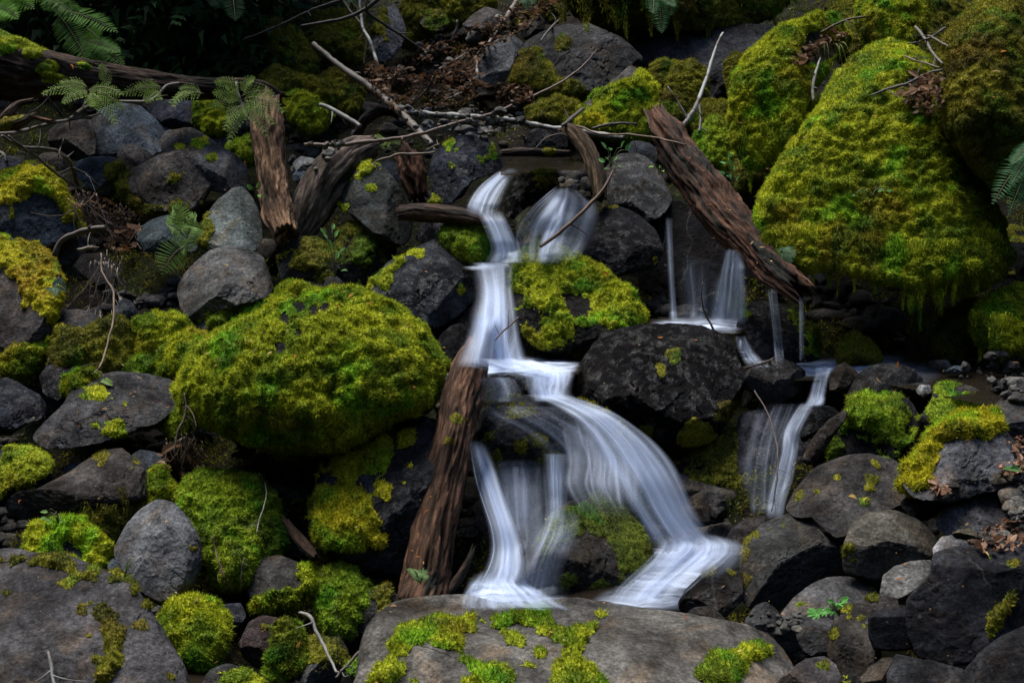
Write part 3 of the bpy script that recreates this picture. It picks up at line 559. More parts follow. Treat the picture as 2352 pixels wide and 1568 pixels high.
rock(M_, "low moss cushion behind the leaning grey stick", 'C', [(70,820),(130,730),(230,700),(330,730),(390,800),(380,880),(240,910),(120,900)], 'olive', moss='all', mk_=dict(pal='o', **full))
rock(M_, "moss-covered ledge right of the rotten log top", 'C', [(90,960),(160,880),(280,840),(400,830),(460,950),(440,1080),(330,1140),(200,1100),(110,1040)], 'olive', moss='all', mk_=dict(pal='g', **full))
rock(M_, "dark mossy hollow rock at the left foot of the great moss boulder", 'C', [(380,1050),(460,960),(600,960),(720,1050),(680,1240),(560,1330),(420,1280)], 'olive', dY=.05, moss='all', mk_=dict(pal='o', **full))
rock(M_, "round bright green moss boulder left of the great one", 'O', [(1688,280),(1696,195),(1725,135),(1775,88),(1850,55),(1920,28),(1962,60),(1950,100),(1905,140),(1858,195),(1845,265),(1815,325),(1775,345),(1730,385),(1700,345)], 'olive', Y=6.6, moss='all', lean=.5, facets=3, mk_=dict(pal='m', bare=[(1880,110,38),(1850,128,22)], drapes=[(1720,360,420,50),(1790,330,380,40),(1815,325,370,30)], **full))
rock(M_, "mossy boulder filling the gap above the two big moss boulders", 'O', [(1910,20),(1960,-40),(2060,-90),(2150,-60),(2220,20),(2215,110),(2150,160),(2050,140),(1990,170),(1930,120)], 'olive', Y=7.35, moss='all', lean=.9, facets=3, mk_=dict(pal='o', **full))
rock(M_, "small upright moss hump at the top between the moss boulders", 'O', [(1975,50),(1990,-10),(2060,-40),(2120,-10),(2120,60),(2085,100),(2040,108),(1995,92)], 'olive', Y=6.75, moss='all', facets=2, mk_=dict(pal='m', **full))
rock(M_, "great bell-shaped moss boulder with hanging beards over the dark pool", 'O', [(1752,505),(1772,440),(1805,375),(1850,320),(1890,258),(1920,205),(1950,165),(2000,125),(2060,112),(2130,140),(2165,220),(2190,320),(2240,420),(2290,510),(2310,590),(2280,640),(2200,660),(2120,655),(2020,625),(1900,600),(1830,605),(1775,575)], 'olive', Y=6.0, moss='all', lean=.6, facets=4, thick=.9, rough=.9,
     mk_=dict(pal='m', bare=[(2110,205,34),(2135,235,24)], droop=.25, drapes=[(1830,590,670,60),(1862,585,650,40),(1900,590,640,60),(1960,600,650,50),(2005,600,680,40),(2050,610,650,40),(2095,620,715,60),(2118,620,760,26),(2160,620,730,55),(2190,620,690,40),(2240,620,665,55),(2280,600,640,50),(1925,590,660,14),(2075,620,690,24)], **dict(full, dens=64000)))
rock(M_, "dim olive moss boulder at the right frame edge", 'O', [(2163,190),(2180,100),(2220,48),(2280,8),(2352,-25),(2480,-10),(2500,350),(2400,440),(2320,430),(2255,380),(2205,320),(2168,255)], 'olive', Y=5.95, moss='all', lean=.5, facets=3, mk_=dict(pal='b', **full))
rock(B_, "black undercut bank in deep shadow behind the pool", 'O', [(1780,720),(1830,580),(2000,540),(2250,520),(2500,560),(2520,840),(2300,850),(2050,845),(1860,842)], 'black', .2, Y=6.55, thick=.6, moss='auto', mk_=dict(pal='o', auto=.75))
rock(M_, "round olive moss mound at the right edge above the pool", 'O', [(2228,770),(2245,710),(2280,678),(2325,668),(2420,680),(2440,800),(2340,800),(2260,795)], 'olive', Y=5.75, moss='all', mk_=dict(pal='m', drapes=[(2250,785,815,40),(2300,790,812,50)], **full))
rock(M_, "dim moss slope left of the round moss mound above the pool", 'O', [(2150,800),(2180,730),(2230,690),(2290,700),(2300,780),(2260,815),(2180,820)], 'olive', Y=5.95, moss='all', mk_=dict(pal='o', **full))
rock(M_, "low brown-green rock standing in the pool edge", 'F', [(1070,880),(1120,760),(1190,735),(1280,785),(1365,870),(1380,940),(1230,950),(1090,940)], 'olive', .4, moss='all', mk_=dict(pal='b', thick=.01, ln=.008))
rock(M_, "dim mossy hump between the tall grey boulder and the litter slope", 'O', [(905,70),(930,20),(980,-20),(1010,10),(1000,60),(960,100),(920,105)], 'olive', moss='all', mk_=dict(pal='o', **full))
rock(R_, "shaded grey rock at the top edge between litter and overhanging bank", 'O', [(1195,20),(1225,-20),(1290,-25),(1310,20),(1280,55),(1220,52)], 'warm', .1, moss='auto', mk_=dict(pal='o', auto=.5))
rock(M_, "mossy rock under the left end of the overhanging bank", 'O', [(1380,60),(1440,40),(1510,50),(1530,100),(1480,130),(1400,120)], 'olive', dY=.1, moss='all', mk_=dict(pal='o', **full))
rock(M_, "low dim mossy rock right of the pointed mossy boulder", 'O', [(1500,240),(1530,205),(1590,200),(1600,260),(1570,300),(1510,290)], 'olive', moss='all', mk_=dict(pal='o', **full))
rock(M_, "dark mossy hump left of the white-patched branch's foot", 'O', [(705,210),(730,170),(790,160),(830,200),(820,250),(760,262)], 'olive', dY=.15, moss='all', mk_=dict(pal='o', **full))
# ---------------- left middle
rock(R_, "dark flat rock behind the yellow-mossed boulder at the left edge", 'D', [(-80,-20),(80,-10),(220,60),(290,150),(200,190),(0,160)], 'warm', .1, dY=.05)
rock(B_, "brown boulder at the left edge with a lit yellow moss mantle", 'D', [(-140,40),(0,75),(120,90),(255,148),(345,228),(405,345),(395,490),(370,640),(330,780),(240,860),(110,870),(0,830),(-140,720)], (.085,.075,.07), .1, facets=3, rough=.6, lean=.5, planes=[((-.55,-.1,.8),.55)], moss=[[(-150,60),(0,65),(120,85),(255,140),(350,225),(415,345),(400,490),(375,640),(360,700),(310,620),(220,585),(170,520),(110,420),(30,310),(-40,260),(-150,200)]], mk_=dict(pal='y', thick=.02, ln=.010))
rock(B_, "speckled grey boulder above the central moss boulder", 'D', [(1150,410),(1200,305),(1300,230),(1430,168),(1560,135),(1680,128),(1785,178),(1850,270),(1910,400),(1860,470),(1700,520),(1500,580),(1320,650),(1220,560),(1160,460)], (.155,.15,.138), .15, facets=11, lean=.7)
rock(R_, "dark grey rock with a flat top and mossy right foot at left", 'D', [(365,710),(430,580),(560,575),(680,600),(735,650),(745,740),(650,850),(520,890),(415,840)], (.085,.085,.09), .2)
rock(M_, "olive moss mass draped below the flat-topped rock at left", 'D', [(330,780),(400,690),(480,740),(590,760),(740,660),(850,620),(910,760),(890,900),(770,980),(560,1010),(370,960)], 'olive', dY=-.08, moss='all', mk_=dict(pal='o', droop=.4, **full))
rock(M_, "olive moss fringe under the left edge boulder", 'D', [(0,990),(60,880),(230,830),(320,780),(330,860),(280,950),(210,1000),(80,1020)], 'olive', moss='all', mk_=dict(pal='m', droop=.3, **full))
rock(M_, "moss mound left of the central moss boulder, farther back", 'D', [(900,760),(960,660),(1080,615),(1200,615),(1300,680),(1320,770),(1200,860),(1080,920),(940,910)], 'olive', moss='all', mk_=dict(pal='m', **full))
rock(M_, "moss wedge touching the left shoulder of the central moss boulder", 'D', [(990,1020),(1080,915),(1200,810),(1300,755),(1410,780),(1400,910),(1320,1020),(1200,1070),(1070,1065)], 'olive', moss='all', mk_=dict(pal='m', **full))
rock(M_, "flat bright green moss pad left of the moss wedge", 'D', [(845,1000),(920,935),(1020,930),(1060,970),(1010,1030),(900,1035)], 'olive', moss='all', mk_=dict(pal='g', **full))
rock(R_, "smooth wet black rock behind the broad slab at left", 'D', [(265,1030),(330,955),(450,940),(560,975),(600,1060),(540,1170),(400,1210),(300,1150)], 'dark', .6, facets=3)
rock(B_, "wet blue-black boulder cut by the left frame edge", 'D', [(-120,1080),(50,1025),(150,1095),(260,1155),(335,1230),(290,1310),(170,1360),(60,1430),(-120,1430)], (.045,.05,.064), .55, facets=8)
rock(B_, "broad wet dark slab strewn with orange bud scales", 'D', [(220,1450),(330,1335),(440,1225),(515,1115),(640,1035),(800,1005),(1000,1025),(1150,1055),(1260,1080),(1250,1190),(1160,1280),(1040,1360),(880,1410),(700,1470),(500,1510),(320,1520)], (.062,.06,.06), .6, lean=1.1, n=2.8, thick=.8, facets=6, moss=[(670,1140,75),(600,1170,35),(780,1390,75),(840,1420,45),(630,1360,22),(860,1260,24)], mk_=dict(pal='m', ln=.012))
rock(M_, "ragged moss tuft on the rear edge of the broad wet slab", 'D', [(425,1120),(470,1050),(560,1000),(640,1030),(640,1080),(560,1120),(480,1150)], 'olive', dY=-.1, moss='all', mk_=dict(pal='m', **full))
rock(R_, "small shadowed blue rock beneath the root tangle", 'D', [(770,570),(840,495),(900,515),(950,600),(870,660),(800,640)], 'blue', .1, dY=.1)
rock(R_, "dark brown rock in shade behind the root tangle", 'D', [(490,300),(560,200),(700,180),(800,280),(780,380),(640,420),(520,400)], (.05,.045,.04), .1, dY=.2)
rock(M_, "bright-topped rock left behind the central moss boulder", 'D', [(1285,620),(1400,535),(1500,445),(1620,465),(1710,510),(1730,570),(1650,700),(1560,740),(1440,765),(1330,720)], 'grey', .15, dY=.08, moss=[[(1275,610),(1400,525),(1500,435),(1620,455),(1730,510),(1720,580),(1640,640),(1560,690),(1480,660),(1350,665)]], mk_=dict(pal='m', **full))
rock(M_, "moss hummock behind the top of the central moss boulder", 'D', [(1870,530),(1920,440),(2020,415),(2110,430),(2170,490),(2150,570),(2020,590),(1900,590)], 'olive', dY=.05, moss='all', mk_=dict(pal='m', **full))
rock(M_, "moss saddle left on top of the central moss boulder", 'D', [(1620,690),(1680,580),(1760,490),(1860,495),(1900,580),(1860,680),(1740,730)], 'olive', dY=.05, moss='all', mk_=dict(pal='m', **full))
rock(R_, "dark flat rock behind the central moss boulder's top", 'D', [(1850,490),(1920,395),(2070,385),(2230,400),(2380,430),(2440,500),(2330,560),(2050,560)], (.06,.058,.058), .3, dY=.15)
rock(B_, "dim mossy boulder under the flat-faced grey-green boulder", 'D', [(1890,260),(1950,145),(2060,75),(2180,55),(2300,120),(2330,260),(2250,400),(2080,430),(1930,380)], (.05,.05,.048), .2, dY=.1, moss='auto', mk_=dict(pal='o', auto=.15))
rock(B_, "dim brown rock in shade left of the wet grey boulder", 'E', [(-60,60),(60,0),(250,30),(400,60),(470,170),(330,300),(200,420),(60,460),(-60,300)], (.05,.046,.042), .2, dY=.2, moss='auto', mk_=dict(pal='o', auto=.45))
rock(S_, "dark cube-like stone above the central moss boulder's top", 'D', [(2200,410),(2230,350),(2300,345),(2360,400),(2340,450),(2240,450)], (.06,.06,.06), .2, dY=-.02)
rock(M_, "large central boulder under bright yellow-green moss", 'O', [(422,905),(438,850),(468,802),(520,765),(590,740),(650,705),(720,685),(785,678),(860,697),(930,738),(980,788),(1008,842),(992,895),(962,935),(912,945),(875,962),(845,990),(790,1010),(730,1020),(670,1024),(610,1008),(545,985),(480,958),(440,938)], 'dark', Y=5.3, lean=.45, facets=0, thick=1.15, rough=1.1, moss='all', mk_=dict(pal='m', bare=[(690,708,17),(720,712,14),(655,735,15),(640,800,15),(745,705,14),(685,770,10),(610,770,9)], droop=.15, lump=1.2, **dict(full, dens=64000)))
rock(S_, "small stone with bright moss between wet slab and central moss boulder", 'D', [(1115,1350),(1155,1270),(1220,1250),(1265,1300),(1265,1400),(1180,1420)], 'dark', .3, moss='all', mk_=dict(pal='g', **full))
# ---------------- the cascade
rock(B_, "black rock step behind the middle waterfall", 'O', [(1030,640),(1060,600),(1130,595),(1200,610),(1230,720),(1240,830),(1140,850),(1050,840),(1010,740)], 'black', .8, Y=6.2, thick=.5, facets=4)
rock(B_, "wet angular grey boulder left of the middle waterfall", 'E', [(145,460),(200,375),(275,300),(335,240),(440,215),(540,145),(620,95),(705,105),(765,190),(860,275),(935,370),(975,440),(945,540),(870,620),(750,675),(620,705),(540,680),(460,625),(380,590),(220,550)], (.062,.068,.076), .8, dY=.02, lean=.7, facets=16, moss=[[(150,450),(280,320),(330,250),(430,220),(445,255),(360,320),(345,400),(310,450),(230,400),(190,460)],(505,185,40),(830,445,25)], mk_=dict(pal='m', ln=.011))
rock(M_, "mossy pyramid boulder right of the middle waterfall", 'E', [(1170,260),(1205,190),(1300,138),(1400,125),(1500,165),(1545,210),(1620,228),(1785,298),(1865,370),(1965,450),(2055,550),(2115,625),(2080,700),(1920,760),(1740,790),(1600,830),(1500,860),(1380,840),(1260,740),(1195,580),(1172,420)], (.035,.033,.03), .35, Y=5.95, lean=.7, facets=7, planes=[((.2,-.15,1),.72)], moss=[[(1165,290),(1205,180),(1400,112),(1500,155),(1620,220),(1790,290),(1970,445),(2120,620),(2040,700),(1900,690),(1760,640),(1700,530),(1560,440),(1480,470),(1400,410),(1300,430),(1190,460)],[(1385,640),(1460,590),(1560,600),(1610,660),(1590,770),(1480,800),(1390,780)],(1365,480,30)], mk_=dict(pal='m', thick=.022, ln=.013, auto=.72, lump=1.4))
rock(M_, "round dark-green mossy rock in the fork of the upper stream", 'E', [(692,105),(720,15),(790,-40),(880,-62),(960,-45),(1015,35),(1025,150),(985,225),(905,255),(810,235),(735,175)], 'olive', Y=6.3, moss='all', facets=2, mk_=dict(pal='g', thick=.014, ln=.010))
rock(R_, "wet brown rock behind the round mossy one", 'E', [(490,90),(540,0),(640,-50),(740,-40),(780,60),(720,160),(600,140)], (.06,.055,.055), .7, dY=.1)
rock(B_, "massive black wet boulder at the centre right of the cascade", 'O', [(1308,880),(1316,820),(1342,784),(1400,756),(1470,742),(1540,735),(1620,745),(1680,778),(1706,850),(1724,905),(1705,950),(1660,992),(1600,1018),(1540,1018),(1480,1000),(1420,975),(1360,965),(1312,915)], 'black', .8, Y=5.5, lean=.5, n=2.9, facets=18, rough=2.0, moss=[(1545,815,20),(1520,850,16),(1600,1000,40),(1680,950,36),(1480,990,20)], mk_=dict(pal='b', ln=.008, thick=.006))
rock(S_, "small blue stone behind the massive black boulder", 'E', [(1720,740),(1750,695),(1830,690),(1890,730),(1860,770),(1760,775)], 'blue', .3, dY=.1)
rock(R_, "small wet stone framed by thin water above the dome rock", 'E', [(1030,1090),(1080,1040),(1160,1022),(1235,1040),(1265,1100),(1260,1180),(1150,1200),(1050,1200)], (.055,.058,.055), .8, Y=5.42)
rock(B_, "rounded black dome rock the lower waterfall pours over", 'O', [(1085,1000),(1100,950),(1135,928),(1190,912),(1270,905),(1340,925),(1405,958),(1450,1005),(1450,1060),(1400,1090),(1330,1080),(1270,1060),(1190,1085),(1110,1080)], (.032,.031,.03), .85, Y=5.3, lean=.8, facets=4, moss=[(1200,1030,22),(1240,1010,18),(1140,1060,22),(1260,1050,22)], mk_=dict(pal='o', ln=.012, auto=1.2))
rock(B_, "dark wet rock wall behind the lower water curtain", 'O', [(1060,1090),(1080,1040),(1200,1030),(1330,1040),(1450,1060),(1480,1180),(1400,1320),(1200,1350),(1080,1340)], 'black', .7, Y=5.42, thick=.4, facets=5)
rock(M_, "mossy wet dome at the foot of the lower waterfall", 'O', [(1185,1350),(1205,1285),(1240,1225),(1270,1180),(1330,1140),(1390,1110),(1440,1128),(1482,1190),(1512,1260),(1515,1310),(1475,1340),(1425,1375),(1350,1392),(1270,1390),(1210,1390)], (.045,.04,.034), .75, Y=4.95, lean=.75, facets=6, moss=[[(1240,1240),(1280,1175),(1390,1105),(1445,1125),(1490,1190),(1520,1280),(1490,1320),(1430,1320),(1400,1250),(1350,1220),(1300,1250),(1250,1290)],(1300,1330,22),(1380,1350,26),(1440,1345,26)], mk_=dict(pal='w', thick=.010, ln=.008))
rock(R_, "black shaded rock between the leaning log and central moss boulder", 'E', [(620,960),(640,850),(690,750),(760,690),(860,650),(910,640),(870,760),(850,900),(830,1010),(720,1020)], 'black', .4, dY=.1)
rock(B_, "wet grey boulder with two yellow moss patches left of the leaning log", 'O', [(712,1215),(732,1110),(745,1065),(810,1008),(890,968),(960,955),(1010,975),(1010,1060),(985,1150),(950,1240),(930,1320),(870,1330),(800,1300),(738,1265)], (.062,.064,.068), .65, Y=5.0, lean=.6, facets=12, moss=[[(735,1085),(760,1055),(830,1010),(890,990),(905,1040),(890,1090),(850,1080),(790,1095)],[(712,1220),(735,1120),(790,1120),(850,1130),(868,1200),(870,1250),(820,1260),(760,1250)],(880,1130,20)], mk_=dict(pal='y', ln=.015, thick=.022, auto=1.05))
rock(M_, "dark mossy bank in shade below the wet two-patched boulder", 'O', [(700,1340),(740,1240),(830,1230),(930,1270),(940,1360),(860,1420),(760,1420)], 'black', .2, Y=4.95, moss='all', mk_=dict(pal='o', thick=.015, ln=.012))
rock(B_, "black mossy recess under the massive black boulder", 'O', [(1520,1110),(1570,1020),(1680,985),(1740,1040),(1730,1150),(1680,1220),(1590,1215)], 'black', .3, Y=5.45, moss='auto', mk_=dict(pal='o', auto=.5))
# ---------------- right middle
rock(B_, "black rock wall behind the rotten log's waterfalls", 'O', [(1470,560),(1540,460),(1700,490),(1800,600),(1790,760),(1690,790),(1540,770),(1470,680)], 'black', .15, Y=6.5, thick=.5)  # shadow of log and bank painted in as a black base colour
rock(B_, "black wet rock under the thin right waterfall with mossy right side", 'F', [(380,730),(420,600),(500,528),(600,515),(720,535),(860,600),(955,700),(975,830),(930,930),(700,960),(520,950),(410,860)], 'dark', .8, Y=5.95, facets=12, moss=[[(730,530),(860,600),(960,700),(980,830),(930,920),(860,880),(820,720)],(440,600,40)], mk_=dict(pal='g', thick=.012, ln=.010))
rock(B_, "dark wet rock with brown top beside the right spillway", 'F', [(440,1010),(550,930),(700,918),(870,965),(930,1015),(905,1090),(790,1170),(640,1230),(530,1170),(460,1090)], (.05,.047,.044), .7, Y=5.55, facets=12)
rock(R_, "small pointed brown rock in the mouth of the right spillway", 'F', [(1020,1020),(1075,960),(1130,928),(1195,965),(1230,1015),(1170,1080),(1090,1130),(1025,1140)], (.07,.055,.04), .6, Y=5.55)
rock(B_, "dark rounded rock at the near edge of the pool", 'F', [(1140,1100),(1215,1010),(1310,955),(1440,945),(1570,975),(1660,1040),(1640,1130),(1500,1160),(1380,1150),(1250,1230),(1150,1270)], (.05,.05,.052), .6, Y=5.5)
rock(M_, "green moss cushion boulder right of the right spillway", 'F', [(945,1560),(1015,1430),(1115,1285),(1275,1180),(1400,1128),(1545,1150),(1630,1220),(1650,1340),(1570,1470),(1450,1600),(1200,1640),(985,1640)], 'dark', .4, Y=5.25, lean=.8, moss=[[(1110,1310),(1240,1210),(1400,1150),(1510,1180),(1560,1330),(1510,1430),(1350,1440),(1230,1380),(1120,1380)],[(940,1570),(1030,1430),(1130,1450),(1100,1600),(960,1600)]], mk_=dict(pal='g', thick=.025, ln=.014, auto=.75))
rock(M_, "grey rock dotted with moss tufts near the pool's right end", 'F', [(1630,1350),(1720,1200),(1760,1080),(1850,1035),(1960,1055),(2090,1120),(2150,1200),(2120,1310),(1960,1350),(1800,1420),(1660,1500)], (.07,.066,.058), .3, Y=5.3, moss=[(1800,1090,75),(1745,1290,60),(1900,1250,50),(1870,1150,35),(2020,1200,60),(1940,1180,30)], mk_=dict(pal='g', auto=.7))
rock(B_, "smooth grey slab sloping down at the right frame edge", 'F', [(2090,1290),(2250,1150),(2480,1040),(2560,1200),(2540,1480),(2330,1480),(2180,1420)], (.11,.105,.10), .4, Y=5.05, lean=1.0, facets=3, rough=.6)
rock(M_, "grey rock capped by a bright yellow moss shawl", 'O', [(2072,1110),(2095,1060),(2130,1015),(2170,978),(2222,952),(2285,958),(2340,995),(2380,1050),(2350,1110),(2260,1130),(2180,1150),(2100,1140)], (.115,.115,.12), .2, Y=4.85, lean=.8, moss=[[(2065,1118),(2095,1058),(2130,1010),(2170,970),(2222,945),(2285,950),(2310,985),(2285,1010),(2230,1005),(2200,1015),(2165,1020),(2155,1060),(2140,1110),(2090,1130)]], mk_=dict(pal='y', thick=.022, ln=.016, wd=.004))
rock(R_, "wet black rock splitting the right spillway", 'F', [(820,1420),(880,1290),(960,1232),(1070,1238),(1110,1290),(1000,1350),(920,1450),(840,1480)], 'black', .8, Y=5.3)
rock(R_, "smooth brown wet rib sloping beside the right spillway", 'F', [(830,1600),(910,1450),(1010,1335),(1130,1260),(1150,1300),(1050,1440),(960,1570),(880,1640)], (.06,.048,.038), .8, Y=5.15, facets=1, rough=.5)
rock(B_, "dark back wall of the right spillway", 'O', [(1700,960),(1760,930),(1880,920),(1900,990),(1860,1100),(1820,1190),(1720,1190),(1690,1090)], (.04,.04,.045), .7, Y=5.5, thick=.4, facets=3)
for (lab, pl, c_, w_) in [
    ("whitish stone at the near edge of the pool", [(1605,1130),(1640,1090),(1715,1090),(1720,1140),(1660,1180)], 'pale', .4),
    ("rounded grey stone below the pool's right corner", [(2190,1170),(2230,1110),(2310,1115),(2340,1170),(2290,1210),(2220,1210)], (.1,.095,.09), .4),
    ("flat wet stone in the far corner of the pool", [(2110,885),(2150,855),(2230,860),(2250,885),(2180,900)], 'dark', .5),
    ("wet dark stone in the pool near the right edge", [(2120,1110),(2170,1060),(2230,1070),(2250,1120),(2180,1150)], 'dark', .5),
    ("small stone breaking the pool surface near the red leaf", [(1810,1000),(1870,960),(1940,960),(1950,1000),(1880,1020)], 'blue', .5),
    ("small stone at the right frame edge of the pool", [(2220,960),(2250,925),(2310,935),(2330,970),(2270,985)], 'dark', .5)]:
    rock(S_, lab, 'F', pl, c_, w_, facets=3, n=2.2, Y=5.35 if pl[0][1] > 1050 else 5.6)
# ---------------- lower left
rock(B_, "long tapering brown-grey boulder lying across the left side", 'G', [(-10,415),(60,345),(250,245),(450,145),(600,45),(740,-22),(820,-35),(935,65),(1012,150),(1022,215),(985,310),(850,360),(680,390),(480,400),(330,440),(150,465),(20,465)], (.078,.068,.06), .2, facets=4, rough=.7, lean=.8, moss=[(680,20,40),(900,62,22)], mk_=dict(pal='b'))
rock(R_, "dark rock behind the right end of the long tapering boulder", 'G', [(870,20),(960,-30),(1060,-15),(1140,50),(1150,140),(1050,170),(960,110)], 'blue', .2)
rock(M_, "grey-olive moss curtain hanging below the long tapering boulder", 'G', [(250,440),(340,390),(480,370),(700,365),(900,325),(1000,320),(920,430),(800,540),(720,590),(560,545),(380,510)], 'dark', dY=.0, moss='all', mk_=dict(pal='b', droop=.5, drapes=dr('G',[(760,560,650,60),(690,560,620,60),(850,440,540,60),(600,540,590,70)]), **full))
rock(B_, "smooth egg-shaped grey boulder standing on end", 'O', [(263,1262),(288,1200),(320,1164),(360,1146),(402,1158),(437,1200),(457,1240),(462,1292),(442,1342),(402,1378),(370,1388),(328,1364),(296,1322),(270,1292)], (.15,.15,.148), .3, Y=4.75, facets=3, rough=.55, n=2.15, moss=[(445,1260,10),(440,1365,14)], mk_=dict(pal='o'))
rock(M_, "big green mossy boulder right of the egg-shaped one", 'G', [(1235,340),(1290,185),(1420,140),(1600,145),(1730,200),(1840,290),(1910,400),(1960,570),(1870,720),(1740,810),(1560,880),(1420,740),(1340,570),(1280,450)], 'dark', Y=4.95, lean=.7, moss='all', mk_=dict(pal='g', **full))
rock(M_, "small moss clump above the egg-shaped boulder", 'G', [(995,210),(1010,110),(1110,105),(1145,200),(1205,290),(1160,345),(1030,335)], 'olive', moss='all', mk_=dict(pal='m', **full))
rock(M_, "moss mound with a bare blue patch left of the egg-shaped boulder", 'G', [(115,660),(200,555),(290,485),(400,482),(560,505),(690,590),(735,700),(720,790),(600,810),(480,740),(350,720),(200,710)], (.06,.065,.075), .2, moss='all', mk_=dict(pal='m', bare=[(480,645,62),(540,670,45)], **full))
rock(S_, "small bluish stone beside the base of the egg-shaped boulder", 'G', [(735,770),(760,700),(820,750),(850,830),(790,880),(740,850)], 'blue', .2, dY=-.1)
rock(B_, "huge dark grey foreground boulder in the bottom left corner", 'G', [(-160,690),(0,652),(120,658),(220,700),(430,698),(560,756),(690,808),(800,868),(925,940),(1005,1070),(1085,1190),(1165,1320),(1235,1440),(1275,1568),(1290,1720),(600,1800),(-160,1800)], (.092,.086,.083), .12, Y=4.05, lean=.95, facets=5, n=2.7, rough=.6, moss=[[(-160,740),(100,715),(340,695),(460,695),(540,785),(670,805),(650,860),(540,865),(440,805),(300,770),(100,750),(-160,770)],(465,892,42),(25,945,38),[(610,1030),(680,1035),(765,1080),(825,1160),(855,1240),(835,1400),(825,1480),(700,1580),(685,1568),(715,1380),(675,1270),(685,1150)],(965,1170,42),(560,1060,28),[(700,830),(800,830),(910,900),(935,960),(850,915),(730,865)],(655,1400,38),(1165,1530,28),(605,1240,18),(985,1040,30)], mk_=dict(pal='o', thick=.018, ln=.011))
rock(M_, "bushy moss-covered rock below the egg-shaped boulder", 'G', [(1105,1180),(1180,1060),(1260,998),(1340,975),(1440,1005),(1510,1080),(1540,1180),(1490,1310),(1430,1410),(1300,1420),(1190,1350),(1130,1270)], 'dark', .2, Y=4.5, moss='all', mk_=dict(pal='m', **dict(full, ln=.014)))
rock(B_, "rounded brown-grey boulder half swallowed by moss at lower left", 'G', [(1680,930),(1715,800),(1800,705),(1900,685),(2035,735),(2140,800),(2150,890),(2010,990),(1860,1040),(1740,1030)], (.085,.08,.07), .2, Y=4.75, moss=[[(1730,1050),(1780,970),(1900,970),(2040,880),(2020,760),(2100,760),(2170,880),(2060,1000),(1930,1060),(1800,1110)]], mk_=dict(pal='m', **full))
rock(M_, "dark green mossy rock left of the leaning log's foot", 'G', [(2175,970),(2200,840),(2300,765),(2400,795),(2490,900),(2500,1070),(2410,1190),(2260,1210),(2185,1100)], 'dark', Y=4.75, moss='all', mk_=dict(pal='g', **full))
rock(R_, "wet reddish-brown rock near the bottom edge", 'G', [(1635,1290),(1700,1155),(1800,1095),(1900,1085),(1960,1150),(1940,1300),(1910,1420),(1840,1500),(1740,1470),(1660,1390)], (.07,.05,.046), .6, Y=4.5, moss='auto', mk_=dict(pal='o', auto=1.0))
rock(M_, "vivid green moss ridge right of the reddish rock", 'G', [(1845,1510),(1880,1380),(1920,1250),(1955,1150),(2035,1195),(2070,1300),(2045,1430),(1970,1550),(1880,1590)], 'dark', Y=4.4, moss='all', mk_=dict(pal='g', **full))
rock(R_, "dark mottled wet rock behind the bleached stick at the bottom", 'G', [(2025,1410),(2080,1290),(2200,1205),(2330,1215),(2410,1330),(2430,1490),(2340,1600),(2150,1640),(2040,1550)], (.06,.06,.052), .4, Y=4.4, moss='auto', mk_=dict(pal='o', auto=.75))
rock(M_, "low moss-streaked rock at the bottom edge beside dark water", 'G', [(1340,1580),(1430,1470),(1540,1425),(1680,1470),(1800,1560),(1760,1680),(1400,1690)], (.06,.06,.055), .3, Y=4.25, moss='auto', mk_=dict(pal='m', auto=.55))
rock(R_, "dark blue wet stone between the moss bush and the reddish rock", 'G', [(1450,1060),(1550,1025),(1650,1010),(1680,1110),(1620,1220),(1520,1250)], (.04,.045,.055), .6, Y=4.62)
rock(M_, "dark blue rock laced with moss at the left frame edge", 'G', [(-80,0),(100,-40),(250,-10),(340,80),(350,190),(250,280),(100,350),(-80,380)], (.05,.056,.07), .2, moss='auto', mk_=dict(pal='m', auto=.35))
rock(S_, "small speckled blue stone behind the long tapering boulder", 'G', [(430,150),(450,80),(520,55),(580,90),(580,150),(500,180)], 'blue', .2, dY=.1)
rock(B_, "black wet rock left of the leaning log's foot", 'H', [(85,1180),(120,1030),(220,925),(350,905),(430,960),(420,1080),(300,1190),(190,1260)], (.035,.037,.036), .6, Y=4.7, moss='auto', mk_=dict(pal='o', auto=.8))
rock(M_, "low mossy rock left of the bottom slab", 'H', [(-20,1620),(40,1480),(150,1400),(270,1380),(330,1460),(310,1600),(160,1700)], (.06,.062,.05), .2, Y=4.25, moss='auto', mk_=dict(pal='m', auto=.45))
